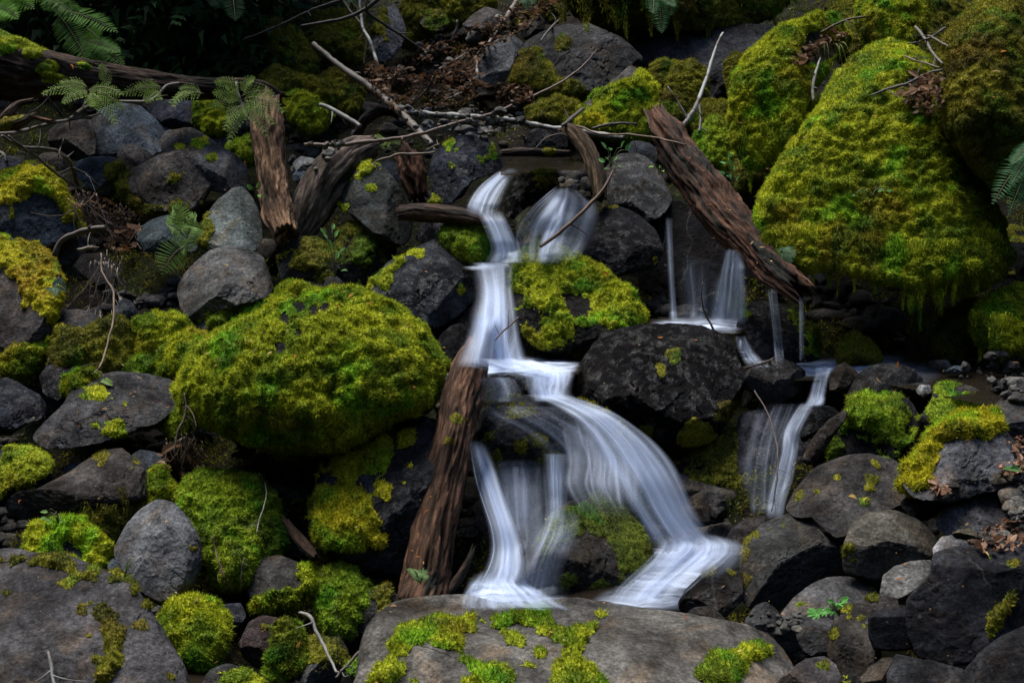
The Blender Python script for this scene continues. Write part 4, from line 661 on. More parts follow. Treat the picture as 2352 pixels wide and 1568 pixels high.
# ---------------- foreground slab and the rocks at lower right
rock(B_, "long flat grey slab with moss veins across the bottom centre", 'O', [(842,1475),(866,1422),(915,1388),(1000,1376),(1080,1370),(1150,1390),(1250,1384),(1330,1379),(1450,1398),(1560,1412),(1650,1428),(1752,1446),(1806,1478),(1842,1518),(1838,1575),(1760,1660),(1300,1760),(900,1720),(790,1640),(836,1560)], (.15,.138,.118), .12, Y=4.05, lean=1.5, thick=.75, n=2.9, facets=5, rough=.55, mc='H', moss=[
 [(330,1300),(470,1150),(560,1130),(640,1150),(780,1095),(860,1110),(935,1118),(915,1210),(870,1190),(835,1260),(845,1370),(770,1350),(680,1320),(590,1290),(520,1330),(480,1350),(420,1400),(450,1500),(360,1600),(190,1620),(280,1400)],
 [(950,1135),(1060,1105),(1100,1130),(1200,1080),(1350,1060),(1445,1085),(1450,1180),(1540,1250),(1540,1300),(1440,1280),(1330,1200),(1200,1170),(1080,1210),(1030,1190),(1090,1150)],
 [(1530,1300),(1580,1200),(1700,1190),(1670,1130),(1780,1105),(1790,1165),(1740,1250),(1660,1320),(1620,1390),(1530,1400)],
 [(1450,1510),(1520,1400),(1600,1395),(1690,1450),(1790,1490),(1850,1600),(1460,1640)],[(830,1600),(950,1440),(1010,1445),(1060,1395),(1110,1395),(1195,1470),(1170,1550),(1050,1620)],
 (1180,1270,48),(890,1420,30),(1360,1360,34),(1305,1450,40),(1235,1310,18),(500,1545,36),(840,1405,16),
 [(2380,1570),(2480,1430),(2580,1350),(2680,1345),(2750,1325),(2850,1300),(2935,1340),(2910,1410),(2790,1440),(2790,1490),(2740,1520),(2720,1570),(2620,1620)],(2160,1410,26)], mk_=dict(pal='m', thick=.022, ln=.014))
rock(B_, "dark grey rounded boulder by the lower pool, mossy on its left edge", 'I', [(405,860),(408,700),(440,580),(540,480),(680,400),(830,392),(925,440),(975,530),(1060,570),(1125,610),(1110,730),(1085,840),(970,870),(860,950),(740,1030),(660,1085),(560,1060),(470,1045),(415,960)], (.082,.080,.073), .25, Y=4.75, facets=13, lean=.6, moss=[[(400,900),(405,700),(440,570),(480,560),(470,650),(450,760),(480,830),(450,920)],(600,510,18),(520,540,20),(710,490,16)], mk_=dict(pal='o', thick=.008, ln=.008))
rock(B_, "black wet boulder touching the white foam of the lower pool", 'I', [(245,730),(300,600),(360,508),(450,445),(570,428),(640,480),(540,600),(460,680),(360,730)], (.05,.045,.045), .65, Y=4.9)
rock(B_, "dark tilted rock between the foam and the bottom slab", 'I', [(-20,1020),(60,915),(160,805),(280,715),(390,655),(430,690),(430,860),(420,1000),(310,1110),(150,1080),(30,1110)], (.055,.05,.047), .5, Y=4.65, facets=12, moss=[(190,790,40),(380,820,30)], mk_=dict(pal='o'))
rock(B_, "large smooth brown boulder with a wet domed top at right", 'I', [(715,380),(770,258),(860,148),(960,68),(1100,18),(1300,8),(1480,48),(1545,130),(1570,240),(1520,340),(1420,410),(1260,430),(1160,580),(1060,590),(960,510),(900,440),(800,410)], (.075,.068,.062), .5, Y=4.95, lean=.8, facets=8, rough=.7, moss=[(935,255,30),(800,290,40),(1290,240,30),(1260,330,20),(1080,170,20),(1330,170,35),(1340,75,28)], mk_=dict(pal='o', ln=.009, thick=.01))
rock(R_, "angular dark rock right of the smooth brown boulder", 'I', [(1500,330),(1560,235),(1700,240),(1820,275),(1845,335),(1770,410),(1690,460),(1560,430)], (.075,.073,.07), .2, Y=4.85, facets=13)
rock(B_, "rounded tan-grey boulder with veined face at lower right", 'I', [(1125,730),(1138,600),(1188,468),(1280,398),(1390,376),(1500,405),(1625,450),(1725,498),(1775,560),(1740,650),(1730,710),(1620,760),(1480,800),(1380,860),(1250,850),(1135,820)], (.135,.122,.095), .15, Y=4.6, facets=10, lean=.65, moss=[(1160,660,45),(1190,730,30)], mk_=dict(pal='o'))
rock(B_, "split grey rock with flat slanted face near the leaf litter", 'I', [(1740,495),(1800,398),(1880,288),(1960,205),(2060,190),(2185,215),(2258,280),(2278,370),(2240,475),(2170,540),(2060,585),(1980,560),(1850,555)], (.10,.098,.10), .15, Y=4.75, lean=.7, facets=6, planes=[((.35,.35,.85),.55),((-.6,-.1,.75),.62)])
rock(B_, "grey boulder below the yellow moss shawl", 'I', [(1820,230),(1870,128),(1960,58),(2080,38),(2180,90),(2195,170),(2060,225),(1920,255)], (.09,.09,.095), .2, Y=4.85)
rock(R_, "pale striated stone leaning on the black angular block", 'I', [(1370,945),(1398,830),(1480,768),(1580,738),(1728,726),(1735,850),(1650,910),(1580,950),(1500,1010),(1400,1015)], (.25,.24,.21), .05, Y=4.5, lean=.8, facets=7)
rock(B_, "wedge-shaped grey rock in front of the rounded ones", 'I', [(680,1110),(780,985),(900,895),(1020,845),(1180,825),(1305,835),(1365,900),(1380,980),(1260,1040),(1150,1090),(1080,1150),(900,1170),(740,1160)], (.10,.096,.092), .2, Y=4.5, lean=.9, facets=8, planes=[((.0,-.55,.8),.45)], moss=[[(1190,850),(1270,815),(1330,830),(1370,900),(1345,905),(1300,855),(1240,850)],(820,1030,30)], mk_=dict(pal='o', thick=.008, ln=.008))
rock(R_, "small knobbly dark stone behind the bottom slab's right end", 'I', [(435,1140),(500,1035),(590,1010),(655,1060),(710,1130),(700,1210),(560,1210),(460,1190)], (.09,.088,.085), .15, Y=4.4)
rock(S_, "little dark stone at the foam's edge behind the bottom slab", 'I', [(40,1100),(100,1045),(200,1040),(310,1100),(330,1150),(180,1150)], (.05,.045,.042), .4, Y=4.5)
rock(R_, "grey block right of the bottom slab's end", 'I', [(795,1190),(855,1138),(1000,1115),(1095,1105),(1100,1220),(1040,1330),(1010,1420),(900,1430),(830,1330),(800,1250)], (.09,.088,.085), .15, Y=4.3, facets=12)
rock(B_, "tall brown-grey boulder topped by a small yellow moss pad", 'I', [(1005,1290),(1035,1180),(1080,1060),(1150,1005),(1240,1020),(1300,1110),(1330,1220),(1380,1370),(1330,1490),(1200,1550),(1090,1530),(1025,1420)], (.088,.078,.066), .12, Y=4.2, lean=.6, moss=[[(1090,1060),(1110,1005),(1190,1000),(1200,1050),(1165,1110),(1120,1090)],(1260,1180,40),(1040,1220,40),(1240,1130,24)], mk_=dict(pal='o'))
rock(R_, "reddish-grey ledge between the pale stone and the tall boulder", 'I', [(1190,1060),(1250,1000),(1360,960),(1480,985),(1500,1060),(1420,1120),(1290,1160),(1220,1130)], (.10,.085,.075), .1, Y=4.32, moss=[(1320,985,34)], mk_=dict(pal='b'))
rock(B_, "massive near-black angular block in the bottom right corner", 'I', [(1560,1000),(1640,910),(1730,820),(1740,690),(1900,640),(2200,615),(2480,590),(2560,900),(2560,1300),(2100,1420),(1850,1440),(1640,1390),(1570,1250)], (.036,.036,.040), .1, Y=4.15, lean=.25, n=4.2, thick=.8, facets=0, rough=.5, planes=[((.0,.9,.5),.78),((-.25,-.05,1),.72),((.35,-.1,1),.78)], moss=[[(2080,1180),(2130,1060),(2230,960),(2300,900),(2310,980),(2250,1080),(2230,1170),(2130,1250)],(2290,760,45),(2120,715,40)], mk_=dict(pal='b', thick=.01, ln=.012))
rock(B_, "square black block face left of the massive angular block", 'I', [(1290,1120),(1400,1050),(1530,1035),(1600,1100),(1615,1250),(1600,1330),(1480,1345),(1330,1340),(1295,1250)], (.03,.03,.033), .1, Y=4.12, lean=.15, n=4.5, thick=.7, facets=0, rough=.4, planes=[((0,0,1),.8),((0,.9,.4),.8)])
rock(B_, "dark slab lying in the extreme lower right corner", 'I', [(1950,1480),(2050,1370),(2200,1250),(2480,1130),(2560,1300),(2560,1700),(1980,1700)], (.04,.04,.042), .1, Y=3.92, lean=.5, n=3.5, thick=.6, facets=3, rough=.5)
rock(B_, "lighter grey slab leaning under the black block at the bottom edge", 'I', [(1420,1500),(1480,1370),(1600,1400),(1800,1440),(1960,1480),(1960,1700),(1440,1700)], (.085,.085,.085), .1, Y=3.98, lean=.7, n=3, thick=.6, facets=4)
rock(B_, "lit purple-grey stone at the bottom edge right of the slab", 'I', [(600,1640),(720,1500),(850,1408),(985,1386),(1065,1440),(1105,1540),(1110,1700),(620,1720)], (.15,.135,.13), .15, Y=4.0, lean=.9, facets=7, moss=[(985,1445,30)], mk_=dict(pal='b', ln=.008, thick=.008))
rock(R_, "brown splintered rock at the bottom edge under the black blocks", 'I', [(1200,1560),(1300,1450),(1380,1390),(1490,1395),(1510,1460),(1470,1640),(1250,1680)], (.10,.08,.06), .1, Y=4.0, facets=12)
rock(M_, "mossy arch-shaped stone at the bottom edge near the right corner", 'I', [(1050,1580),(1100,1525),(1180,1508),(1250,1540),(1260,1620),(1070,1640)], (.07,.07,.06), .1, Y=3.92, moss='auto', mk_=dict(pal='m', auto=.2))
rock(R_, "sunlit pale slab beside the tan-grey boulder", 'I', [(1720,650),(1790,568),(1880,552),(1970,585),(1970,650),(1860,690),(1730,710)], (.30,.30,.30), .2, Y=4.6, lean=.9)
for (lab, pl, c_) in [
    ("pale round pebble at the right edge beside a green leaf", [(2170,150),(2200,108),(2270,108),(2300,145),(2270,185),(2190,190)], (.3,.29,.25)),
    ("flat pale pebble in the litter left of the round one", [(2090,205),(2130,178),(2195,185),(2200,215),(2130,225)], 'pale'),
    ("grey pebble under the pale round pebble", [(2205,235),(2240,198),(2295,210),(2310,245),(2250,265)], 'pale'),
    ("bluish pebble near the right frame edge", [(2255,300),(2280,248),(2350,260),(2380,310),(2330,345),(2270,335)], 'green'),
    ("angular pebble at the right frame edge above the litter", [(2270,430),(2300,390),(2380,395),(2400,450),(2330,470)], 'grey'),
    ("tan flat stone below the split grey rock", [(1860,545),(1900,520),(1980,508),(2040,540),(2030,580),(1950,590),(1880,580)], (.18,.16,.11)),
    ("pale stone under the leaf litter at right", [(2060,560),(2090,525),(2180,520),(2230,560),(2180,600),(2090,600)], 'pale'),
    ("small stone beneath the yellow moss shawl", [(1830,270),(1860,228),(1930,220),(1950,260),(1890,285)], 'warm'),
    ("dark pebble at the right frame edge beneath the green leaf", [(2290,235),(2310,190),(2390,195),(2400,240),(2340,260)], 'dark'),
    ("grey pebble cluster member touching the split rock's right side", [(2265,375),(2290,335),(2350,345),(2360,380),(2310,395)], 'grey'),
    ("tiny blue-grey chip between the bottom slab and the grey block", [(790,1160),(810,1130),(845,1140),(850,1180),(810,1195)], 'pale'),
    ("pale chip beside the knobbly dark stone", [(690,1175),(720,1125),(775,1118),(800,1170),(770,1215),(710,1210)], 'grey'),
    ("small chip in the gap right of the bottom slab", [(780,1250),(800,1215),(840,1225),(835,1265),(800,1275)], 'blue')]:
    y_ = max(p[1] for p in pl); rock(S_, lab, 'I', pl, c_, .05, facets=4, n=2.2, Y=4.95 - y_ * .0007 if pl[0][0] > 1000 else 4.35)

# ------------------------------------------------------------------ logs
log("log", "long dark decaying log lying across the upper left", 'O', [(-80,135,82),(0,152,76),(100,172,60),(200,182,44),(302,190,32),(437,202,25),(540,203,24),(600,212,26),(640,226,16)], (6.75, 7.0), (.062,.045,.036), amp=.13, hole=.25, seed=3, nr=96, moss=[(20,95,34),(70,118,24),(110,160,26),(140,175,20),(-10,80,30),(190,150,14)], mkw=dict(pal='m', thick=.02))
log("log", "short dry tan log stub standing below the decaying log", 'O', [(614,240,28),(613,265,35),(616,320,37),(624,390,36),(632,450,33),(644,500,34),(655,530,26)], (6.75, 6.35), (.24,.16,.105), wet=.0, amp=.18, hole=.35, jag=.05, seed=8)
log("log", "grey weathered driftwood piece behind the flat-faced boulder", 'O', [(850,338,24),(815,352,38),(775,390,50),(735,440,48),(705,495,44),(682,545,26)], (6.75, 6.5), (.17,.145,.13), wet=.0, amp=.10, hole=.1, seed=12)
log("log", "short wet brown log lying across the upper stream", 'O', [(925,488,17),(960,488,21),(1010,491,21),(1060,496,19),(1100,504,13),(1122,512,6)], (6.35, 6.2), (.075,.042,.028), wet=.6, amp=.06, hole=.1, seed=15)
log("log", "curved brown branch stump bending down beside the upper falls", 'O', [(1300,296,12),(1318,306,19),(1342,335,21),(1362,375,21),(1374,415,20),(1378,450,14)], (6.75, 6.45), (.105,.078,.05), wet=.1, amp=.07, hole=.12, seed=18)
log("log", "rotten dark red-brown log slanting down to the right waterfalls", 'O', [(1512,275,22),(1530,305,34),(1572,372,40),(1620,430,44),(1670,500,46),(1725,560,44),(1775,618,40),(1822,655,30)], (6.4, 5.62), (.095,.048,.03), wet=.4, amp=.20, hole=.35, jag=.10, seed=22, nr=110)
log("log", "leaning brown bark-covered log left of the lower waterfall", 'O', [(1094,800,24),(1086,830,36),(1068,890,46),(1050,955,46),(1038,1025,44),(1014,1142,47),(992,1243,51),(974,1344,56),(958,1395,56)], (5.35, 4.72), (.125,.075,.05), wet=.15, amp=.13, hole=.3, jag=.07, seed=31, nr=110, moss=[(1050,960,9),(1030,1010,6)], mkw=dict(pal='b', thick=.006, ln=.007))
log("log", "short dark stick-like stump with orange tip behind the leaning log", 'H', [(720,960,30),(770,910,34),(830,820,30),(880,730,22),(898,680,14)], (4.78, 4.85), (.06,.045,.036), wet=.3, seed=35, nr=40)
log("log", "stubby mossy driftwood end at the left edge", 'A', [(-60,880,55),(60,860,48),(150,830,38),(190,812,26)], (6.35, 6.35), (.12,.085,.05), seed=38, nr=40, moss=[(40,830,50),(120,815,40)], mkw=dict(pal='o'))
log("log", "forked grey stick end at the left edge above the bare branches", 'A', [(0,830,22),(60,770,30),(120,715,24),(205,692,18)], (6.35, 6.4), (.15,.115,.09), seed=40, nr=32)
log("log", "short broken brown peg right of the forked grey stick", 'A', [(220,795,14),(280,815,14),(345,828,12)], (6.4, 6.4), (.17,.10,.06), seed=41, nr=24)
log("log", "dark half-buried wood piece left of the mossy two-patched boulder", 'G', [(1960,470,22),(2040,580,38),(2110,660,40),(2150,700,22)], (4.9, 4.8), (.055,.035,.026), seed=44, nr=40)
log("log", "dark arched root under the thick brown branch", 'B', [(130,900,26),(170,820,36),(260,760,40),(350,760,32),(390,790,22)], (7.0, 7.0), (.035,.026,.02), seed=47, nr=40)
log("log", "dark submerged log lying at the back of the upper pool", 'B', [(1120,1045,24),(1250,1040,28),(1400,1045,26),(1560,1050,22)], (6.65, 6.65), (.05,.035,.03), wet=.5, seed=49, nr=40, moss=[(1440,1030,30)], mkw=dict(pal='o'))
log("log", "upright brown root clump beside the wet bluish-black boulder", 'B', [(440,1070,60),(470,1130,75),(490,1220,70),(520,1320,50)], (6.55, 6.5), (.075,.038,.024), amp=.35, hole=.5, jag=.06, seed=52, nr=60)
# ------------------------------------------------------------------ water
ZR = ZB.copy()
def zlow(px, py, r=1):
    """nearest surface within a few cells (water always runs in front of it)"""
    i = np.clip((np.asarray(py) // CELL).astype(int) + 20, r, GH - 1 - r); j = np.clip((np.asarray(px) // CELL).astype(int) + 18, r, GW - 1 - r)
    return np.min([ZR[i + a, j + b] for a in range(-r, r + 1) for b in range(-r, r + 1)], axis=0)
def fall(name, label, secs, dens=.8, Y=None, strands=1.0, hug=False, soft=.3, lift=.015, fray=.3, ends=(.06, .10), veil=.46, wide=2.7):
    """secs = (left px, right px, y px[, density]). A thin veil of falling water with many soft strands of unequal width in it,
    each following the flow on its own and running close over whatever rock lies behind"""
    SEED[0] += 1; rng = np.random.default_rng(SEED[0] * 10); s = np.array([(*t, 1.0)[:4] for t in secs], float); ny = 64; q = spline(s, ny); q[:, 3] = np.clip(q[:, 3], 0, 2)
    t = np.linspace(0, 1, ny); lenf = np.r_[0, np.cumsum(np.hypot(np.diff(q[:, 2]), np.diff(q[:, 0] + q[:, 1]) / 2))] * 5.6 / FPX
    yb = None if Y is None else np.interp(t, np.linspace(0, 1, len(Y)), Y)
    Vs, Fs, U, De, Ed, Sd = [], [], [], [], [], []; off = 0
    def sheet(X, Yp, dn, ed, bulge):
        nonlocal off
        n, m = X.shape; z = zlow(X.ravel(), Yp.ravel()).reshape(n, m) - lift; d = z.copy() if yb is None else np.minimum(z + (0 if hug else .0), np.repeat(yb[:, None], m, 1))
        for i in range(1, n): d[i] = np.minimum(d[i], d[i - 1] + .2 * np.maximum(Yp[i] - Yp[i - 1], 0) * 5.5 / FPX + .002)
        for _ in range(5):
            d[1:-1] = (d[:-2] + d[1:-1] * 2 + d[2:]) / 4
            if m > 5: d[:, 1:-1] = (d[:, :-2] + d[:, 1:-1] * 2 + d[:, 2:]) / 4
        d = d - bulge; V = at(X.ravel(), Yp.ravel(), d.ravel()); i = np.arange(n - 1)[:, None] * m; j = np.arange(m - 1)[None]; a = i + j
        Fs.append(np.stack([a, a + m, a + m + 1, a + 1], -1).reshape(-1, 4) + off); off += n * m; Vs.append(V)
        U.append(np.stack(np.broadcast_arrays((X - X[:, :1]) * 5.6 / FPX + rng.random() * 5, lenf[:n, None]), -1).reshape(-1, 2)); De.append(dn.ravel()); Ed.append(ed.ravel()); Sd.append(np.full(n * m, rng.random() * 40))
    u = np.linspace(0, 1, 26); wd = q[:, 1] - q[:, 0]
    X = q[:, :1] + wd[:, None] * u[None]; e = np.clip(np.minimum(u, 1 - u) / soft, 0, 1); e = e * e * (3 - 2 * e); en = np.clip(t / ends[0], 0, 1) * np.clip((1 - t) / ends[1], 0, 1)
    if veil: sheet(X, np.repeat(q[:, 2:3], 26, 1), np.repeat(q[:, 3:4], 26, 1) * dens * veil, e[None] * en[:, None], 0)
    ns = int(np.clip(wd.mean() * .25 * strands, 5, 54)); prof = np.array([0, .22, .62, 1, .62, .22, 0])
    for k in range(ns):
        u0 = np.clip(rng.normal(.5, .22), .03, .97) if rng.random() < .75 else rng.uniform(.02, .98)
        w = wide * np.clip(math.exp(rng.normal(1.9, .55)), 3.0, 24) * np.clip(wd.mean() / 90, .40, 1.25)
        ph = rng.uniform(0, 90); uu = u0 + .06 * noise(np.c_[t * 2.2, np.full(ny, ph), np.zeros(ny)]) + rng.normal() * .05 * t
        cx = q[:, 0] + wd * np.clip(uu, 0, 1); ww = w * (.75 + .5 * t) * (1 + .3 * noise(np.c_[t * 4, np.full(ny, ph + 7), np.zeros(ny)]))
        t0 = rng.uniform(0, .5) * fray * (rng.random() < .6); t1 = 1 - rng.uniform(0, .55) * fray * (rng.random() < .5)
        f = np.clip((t - t0) / .12, 0, 1) * np.clip((t1 - t) / .14, 0, 1); f = f * f * (3 - 2 * f) * np.maximum(en, .0)
        X = cx[:, None] + ww[:, None] * np.linspace(-1, 1, 7)[None] * .5
        b_ = .06 + .55 * rng.random() ** 1.9 * (1.1 if abs(u0 - .5) < .25 else .65); Yp = q[:, 2:3] + rng.normal() * 2.5 + np.zeros((ny, 7))
        sheet(X, Yp, np.repeat(q[:, 3:4], 7, 1) * dens * b_ * 1.15, f[:, None] * prof[None], .004 + .03 * rng.random() + .006 * prof[None])
    V = np.concatenate(Vs); o = mk(name, V, np.concatenate(Fs), M_FALL, loc=V[ny * 13 // 2], uv=np.concatenate(U), attrs=dict(dens=np.concatenate(De), edge=np.concatenate(Ed), seed=np.concatenate(Sd)))
    return tag(o, label, "waterfall", kind='structure')
def pool(name, label, poly, ref, foam, tilt=0.0, cat="water", base=.5):
    """flat water at the height of the reference point (px, py, distance); foam = (px, py, radius, amount)"""
    P = np.array(poly, float); z = at(*ref)[2]; x0, y0 = P.min(0); x1, y1 = P.max(0)
    gx, gy = np.meshgrid(np.linspace(x0, x1, max(12, int((x1 - x0) / 5))), np.linspace(y0, y1, max(8, int((y1 - y0) / 3))))
    sdv = poly_sd(gx.ravel(), gy.ravel(), P).reshape(gx.shape)
    d0 = at(gx.ravel(), gy.ravel(), np.ones(gx.size)) - CAM; k = (z - CAM[2]) / np.minimum(d0[:, 2], -.02); V = CAM + d0 * k[:, None]
    ny, nx = gx.shape; i = np.arange(ny - 1)[:, None] * nx; j = np.arange(nx - 1)[None]; a = (i + j)
    keep = (sdv[:-1, :-1] > -4) | (sdv[1:, 1:] > -4); F = np.stack([a, a + nx, a + nx + 1, a + 1], -1)[keep]
    de = np.full(gx.size, 0.0)
    for (fx, fy, fr, fa) in foam:
        r = np.hypot((gx.ravel() - fx), (gy.ravel() - fy) * 2.6) / fr; de = np.maximum(de, fa * np.clip(1.25 - r, 0, 1))
    ef = np.clip((sdv.ravel() + 2) / 16, 0, 1); de = de * ef * ef * (3 - 2 * ef)
    V[:, 2] += tilt * de + .006 * fbm(V * np.array([1, 2, 0]), 9, 3, 5) * (.3 + 3 * de)
    o = mk(name, V, F, M_POOL, loc=V.mean(0), attrs=dict(dens=np.clip(de, 0, 1.3))); tag(o, label, cat, kind='structure'); zadd(V[np.unique(F)]); return o

pool("water", "shallow brown water of the upper pool behind the first falls", [(1150,402),(1168,378),(1195,362),(1260,355),(1322,358),(1345,374),(1335,388),(1290,386),(1240,380),(1190,396)], (1240, 372, 6.6), [(1168,398,24,.25)])
pool("water", "small white shelf of water above the middle waterfall", [(1060,613),(1100,604),(1150,596),(1192,588),(1199,598),(1182,611),(1130,616),(1085,621)], (1130, 608, 6.22), [(1120,608,90,1.1)])
pool("water", "white churning shelf under the middle waterfall", [(1005,868),(1030,840),(1080,824),(1210,818),(1290,822),(1335,832),(1325,852),(1300,866),(1262,876),(1215,868),(1180,858),(1130,862),(1080,872),(1040,882)], (1170, 855, 5.55), [(1130,842,130,1.3),(1230,850,110,1.0)])
pool("water", "white foaming lower pool at the foot of the cascade", [(1060,1400),(1080,1330),(1180,1270),(1400,1250),(1540,1210),(1700,1195),(1690,1260),(1620,1340),(1560,1400),(1400,1402),(1250,1402)], (1300, 1385, 4.72), [(1130,1372,110,1.0),(1200,1395,100,.7),(1600,1245,110,.95),(1540,1330,110,.6),(1490,1392,110,.7)])
pool("water", "white pool behind the massive black boulder under the right falls", [(1470,760),(1500,738),(1560,728),(1700,730),(1708,752),(1690,766),(1600,762)], (1600, 748, 5.98), [(1652,752,80,.95),(1540,746,60,.75)])
pool("water", "dark still side pool with a bright streak under the mossy boulder", [(1680,860),(1760,826),(1860,822),(2000,815),(2200,800),(2420,800),(2420,960),(2300,935),(2150,900),(2050,880),(1960,862),(1880,868),(1760,868)], (1900, 850, 5.72), [(1800,838,60,.8),(1900,838,70,.8),(1990,838,80,.55),(1880,852,60,.6),(1960,846,60,.5),(2090,858,60,.15)])
pool("water", "dark puddle between mossy rocks at the bottom left", [(400,1510),(440,1490),(520,1495),(540,1540),(480,1580),(400,1570)], (470, 1530, 4.45), [])

W = "waterfall"
fall(W, "upper left waterfall fanning off the black dividing boulder", [(1146,1190,392,.5),(1128,1184,406,.9),(1102,1172,426,1),(1082,1160,450,1),(1070,1152,474,.95),(1066,1148,500,.8)], .95, Y=(6.42, 6.36, 6.28, 6.22, 6.2), fray=.5, ends=(.06, .22))
fall(W, "short white chute passing the tip of the short brown log", [(1084,1156,482,.6),(1102,1166,506,1),(1114,1178,530,1.1),(1124,1190,556,1.15),(1126,1200,582,1.2),(1112,1204,606,1.1)], 1.05, Y=(6.2, 6.14, 6.12, 6.1, 6.1, 6.12), fray=.3, ends=(.22, .08))
fall(W, "upper right waterfall veiling an olive rock", [(1284,1316,430,1),(1250,1344,455,1.1),(1216,1354,485,.85),(1190,1350,520,.65),(1182,1330,560,.55),(1196,1296,605,.7)], 1.5, Y=(6.34, 6.26, 6.2, 6.17, 6.15), fray=1.0, veil=.10, strands=1.5, wide=2.0, soft=.3)
fall(W, "thin trickle sliding past the right side of the black dividing boulder", [(1262,1292,372,.6),(1288,1318,390,.8),(1300,1334,415,.6),(1296,1330,440,.5)], .55, hug=True, lift=.03)
fall(W, "thin dark spill behind the mossy pyramid boulder", [(1255,1300,500,.5),(1245,1300,540,.6),(1262,1296,590,.5)], .5, hug=True)
fall(W, "middle waterfall spreading below the white shelf", [(1080,1186,602,.9),(1086,1182,618,.4),(1096,1178,648,.5),(1098,1180,685,.95),(1086,1186,725,1.05),(1068,1198,775,1.0),(1050,1214,822,1.05),(1046,1226,845,1.1)], 1.0, Y=(6.16, 6.02, 5.9, 5.78, 5.68, 5.6), fray=.2)
fall(W, "white spill folding over the right end of the white shelf", [(1190,1322,838,1),(1208,1316,862,1.1),(1214,1310,885,1.0),(1222,1304,905,.95),(1230,1312,922,1)], 1.1, Y=(5.46, 5.38, 5.32, 5.2))
fall(W, "thin veil of water over the small framed stone", [(1098,1180,866,.8),(1104,1190,880,.5),(1108,1196,905,.45),(1110,1180,925,.5)], .6, Y=(5.36, 5.3, 5.26, 5.24), fray=.3)
fall(W, "broad lower waterfall arching right over the dome rock", [(1200,1310,905,1.0),(1256,1350,922,.9),(1306,1402,945,.85),(1346,1450,978,.9),(1378,1498,1020,1.0),(1404,1538,1070,1.0),(1440,1566,1125,1.0),(1472,1592,1180,1.05),(1504,1634,1235,1.1),(1512,1660,1268,1.0)], 1.05, Y=(5.18, 5.02, 4.94, 4.9, 4.86, 4.82, 4.8, 4.78, 4.76), fray=.3, ends=(.06, .16))
fall(W, "soft veil hanging under the inner edge of the broad lower waterfall", [(1290,1420,960,.4),(1300,1450,1010,.7),(1306,1480,1060,.75),(1300,1490,1110,.7),(1320,1490,1150,.5),(1350,1490,1190,.3)], .45, Y=(4.98, 4.9, 4.84, 4.76, 4.70, 4.66), fray=.7, ends=(.1, .4), lift=.03)
fall(W, "thin film of water gliding over the rounded dome rock", [(1096,1290,930,.3),(1110,1330,950,.45),(1180,1380,985,.5),(1240,1410,1030,.5),(1250,1400,1070,.4)], .3, hug=True, lift=.02, fray=.4)
fall(W, "bright narrow streaks falling at the centre of the lower cascade", [(1246,1308,1040,.8),(1247,1309,1075,1),(1249,1310,1115,.9),(1251,1306,1160,.6),(1254,1300,1200,.4)], .95, Y=(5.0, 4.98, 4.95, 4.9), fray=.8)
fall(W, "dim blue veil between the two lower falls", [(1120,1260,1055,.35),(1130,1262,1100,.6),(1140,1262,1150,.65),(1150,1258,1210,.55),(1160,1240,1270,.4)], .5, Y=(5.2, 5.14, 5.06, 4.98), fray=.6)
fall(W, "left lower waterfall dropping beside the leaning log", [(1074,1112,1010,.4),(1080,1134,1060,.7),(1090,1154,1110,.9),(1104,1172,1160,1),(1118,1190,1210,1),(1122,1206,1260,1),(1110,1212,1305,1),(1084,1206,1350,1.1)], .95, Y=(5.14, 5.08, 5.02, 4.96, 4.9, 4.86, 4.8, 4.74), fray=.2)
fall(W, "streaky film running down the front of the mossy wet dome", [(1240,1330,1170,.3),(1225,1330,1220,.6),(1205,1310,1270,.5),(1185,1290,1330,.5),(1180,1280,1380,.5)], .38, hug=True, lift=.015, fray=.5)
fall(W, "white rush sliding from the fan into the lower pool's right side", [(1500,1680,1235,.9),(1500,1690,1262,1),(1470,1660,1295,.8),(1430,1610,1330,.7),(1400,1570,1365,.7),(1390,1540,1392,.8)], .8, Y=(4.86, 4.78, 4.72, 4.68, 4.64, 4.62), fray=.7, ends=(.3, .15))
fall(W, "thin blue thread of water left of the right falls", [(1528,1546,500,.5),(1533,1547,560,.8),(1536,1550,630,.9),(1540,1555,700,.8),(1538,1560,744,.7)], .5, Y=(6.2, 6.08, 6.0))
fall(W, "bright blue-white fall pouring from under the rotten log", [(1664,1698,572,.6),(1654,1704,610,.9),(1642,1706,650,1),(1632,1708,700,1),(1626,1708,748,1)], .9, Y=(6.0, 5.97, 5.94, 5.92))
fall(W, "dim curtain of water behind the bright blue-white fall", [(1560,1660,590,.2),(1570,1650,640,.4),(1580,1640,700,.45),(1576,1640,748,.5)], .35, Y=(6.1, 6.05, 6.0), fray=.6)
fall(W, "slim veil dropping from the lower end of the rotten log", [(1758,1784,662,.6),(1766,1788,710,.8),(1773,1794,770,.8),(1779,1800,838,.8)], .55, Y=(5.82, 5.78, 5.70), ends=(.06, .2))
fall(W, "short white spill beside the massive black boulder into the side pool", [(1688,1712,770,.9),(1694,1722,800,1),(1704,1742,825,1),(1712,1780,848,.7)], .8, Y=(5.86, 5.78, 5.70), ends=(.1, .35))
fall(W, "upper spill of the right spillway leaving the side pool", [(1866,1918,842,.9),(1868,1908,860,.7),(1862,1900,885,.8),(1852,1896,915,1),(1840,1890,935,.9)], .75, Y=(5.62, 5.56, 5.52, 5.45))
fall(W, "right spillway running down to the dark boulders", [(1836,1878,925,.8),(1816,1860,955,.9),(1796,1842,995,1),(1790,1834,1045,1),(1772,1824,1100,.8),(1760,1808,1150,.7),(1756,1802,1192,.5)], .7, Y=(5.46, 5.36, 5.26, 5.2, 5.14, 5.1), fray=.2)
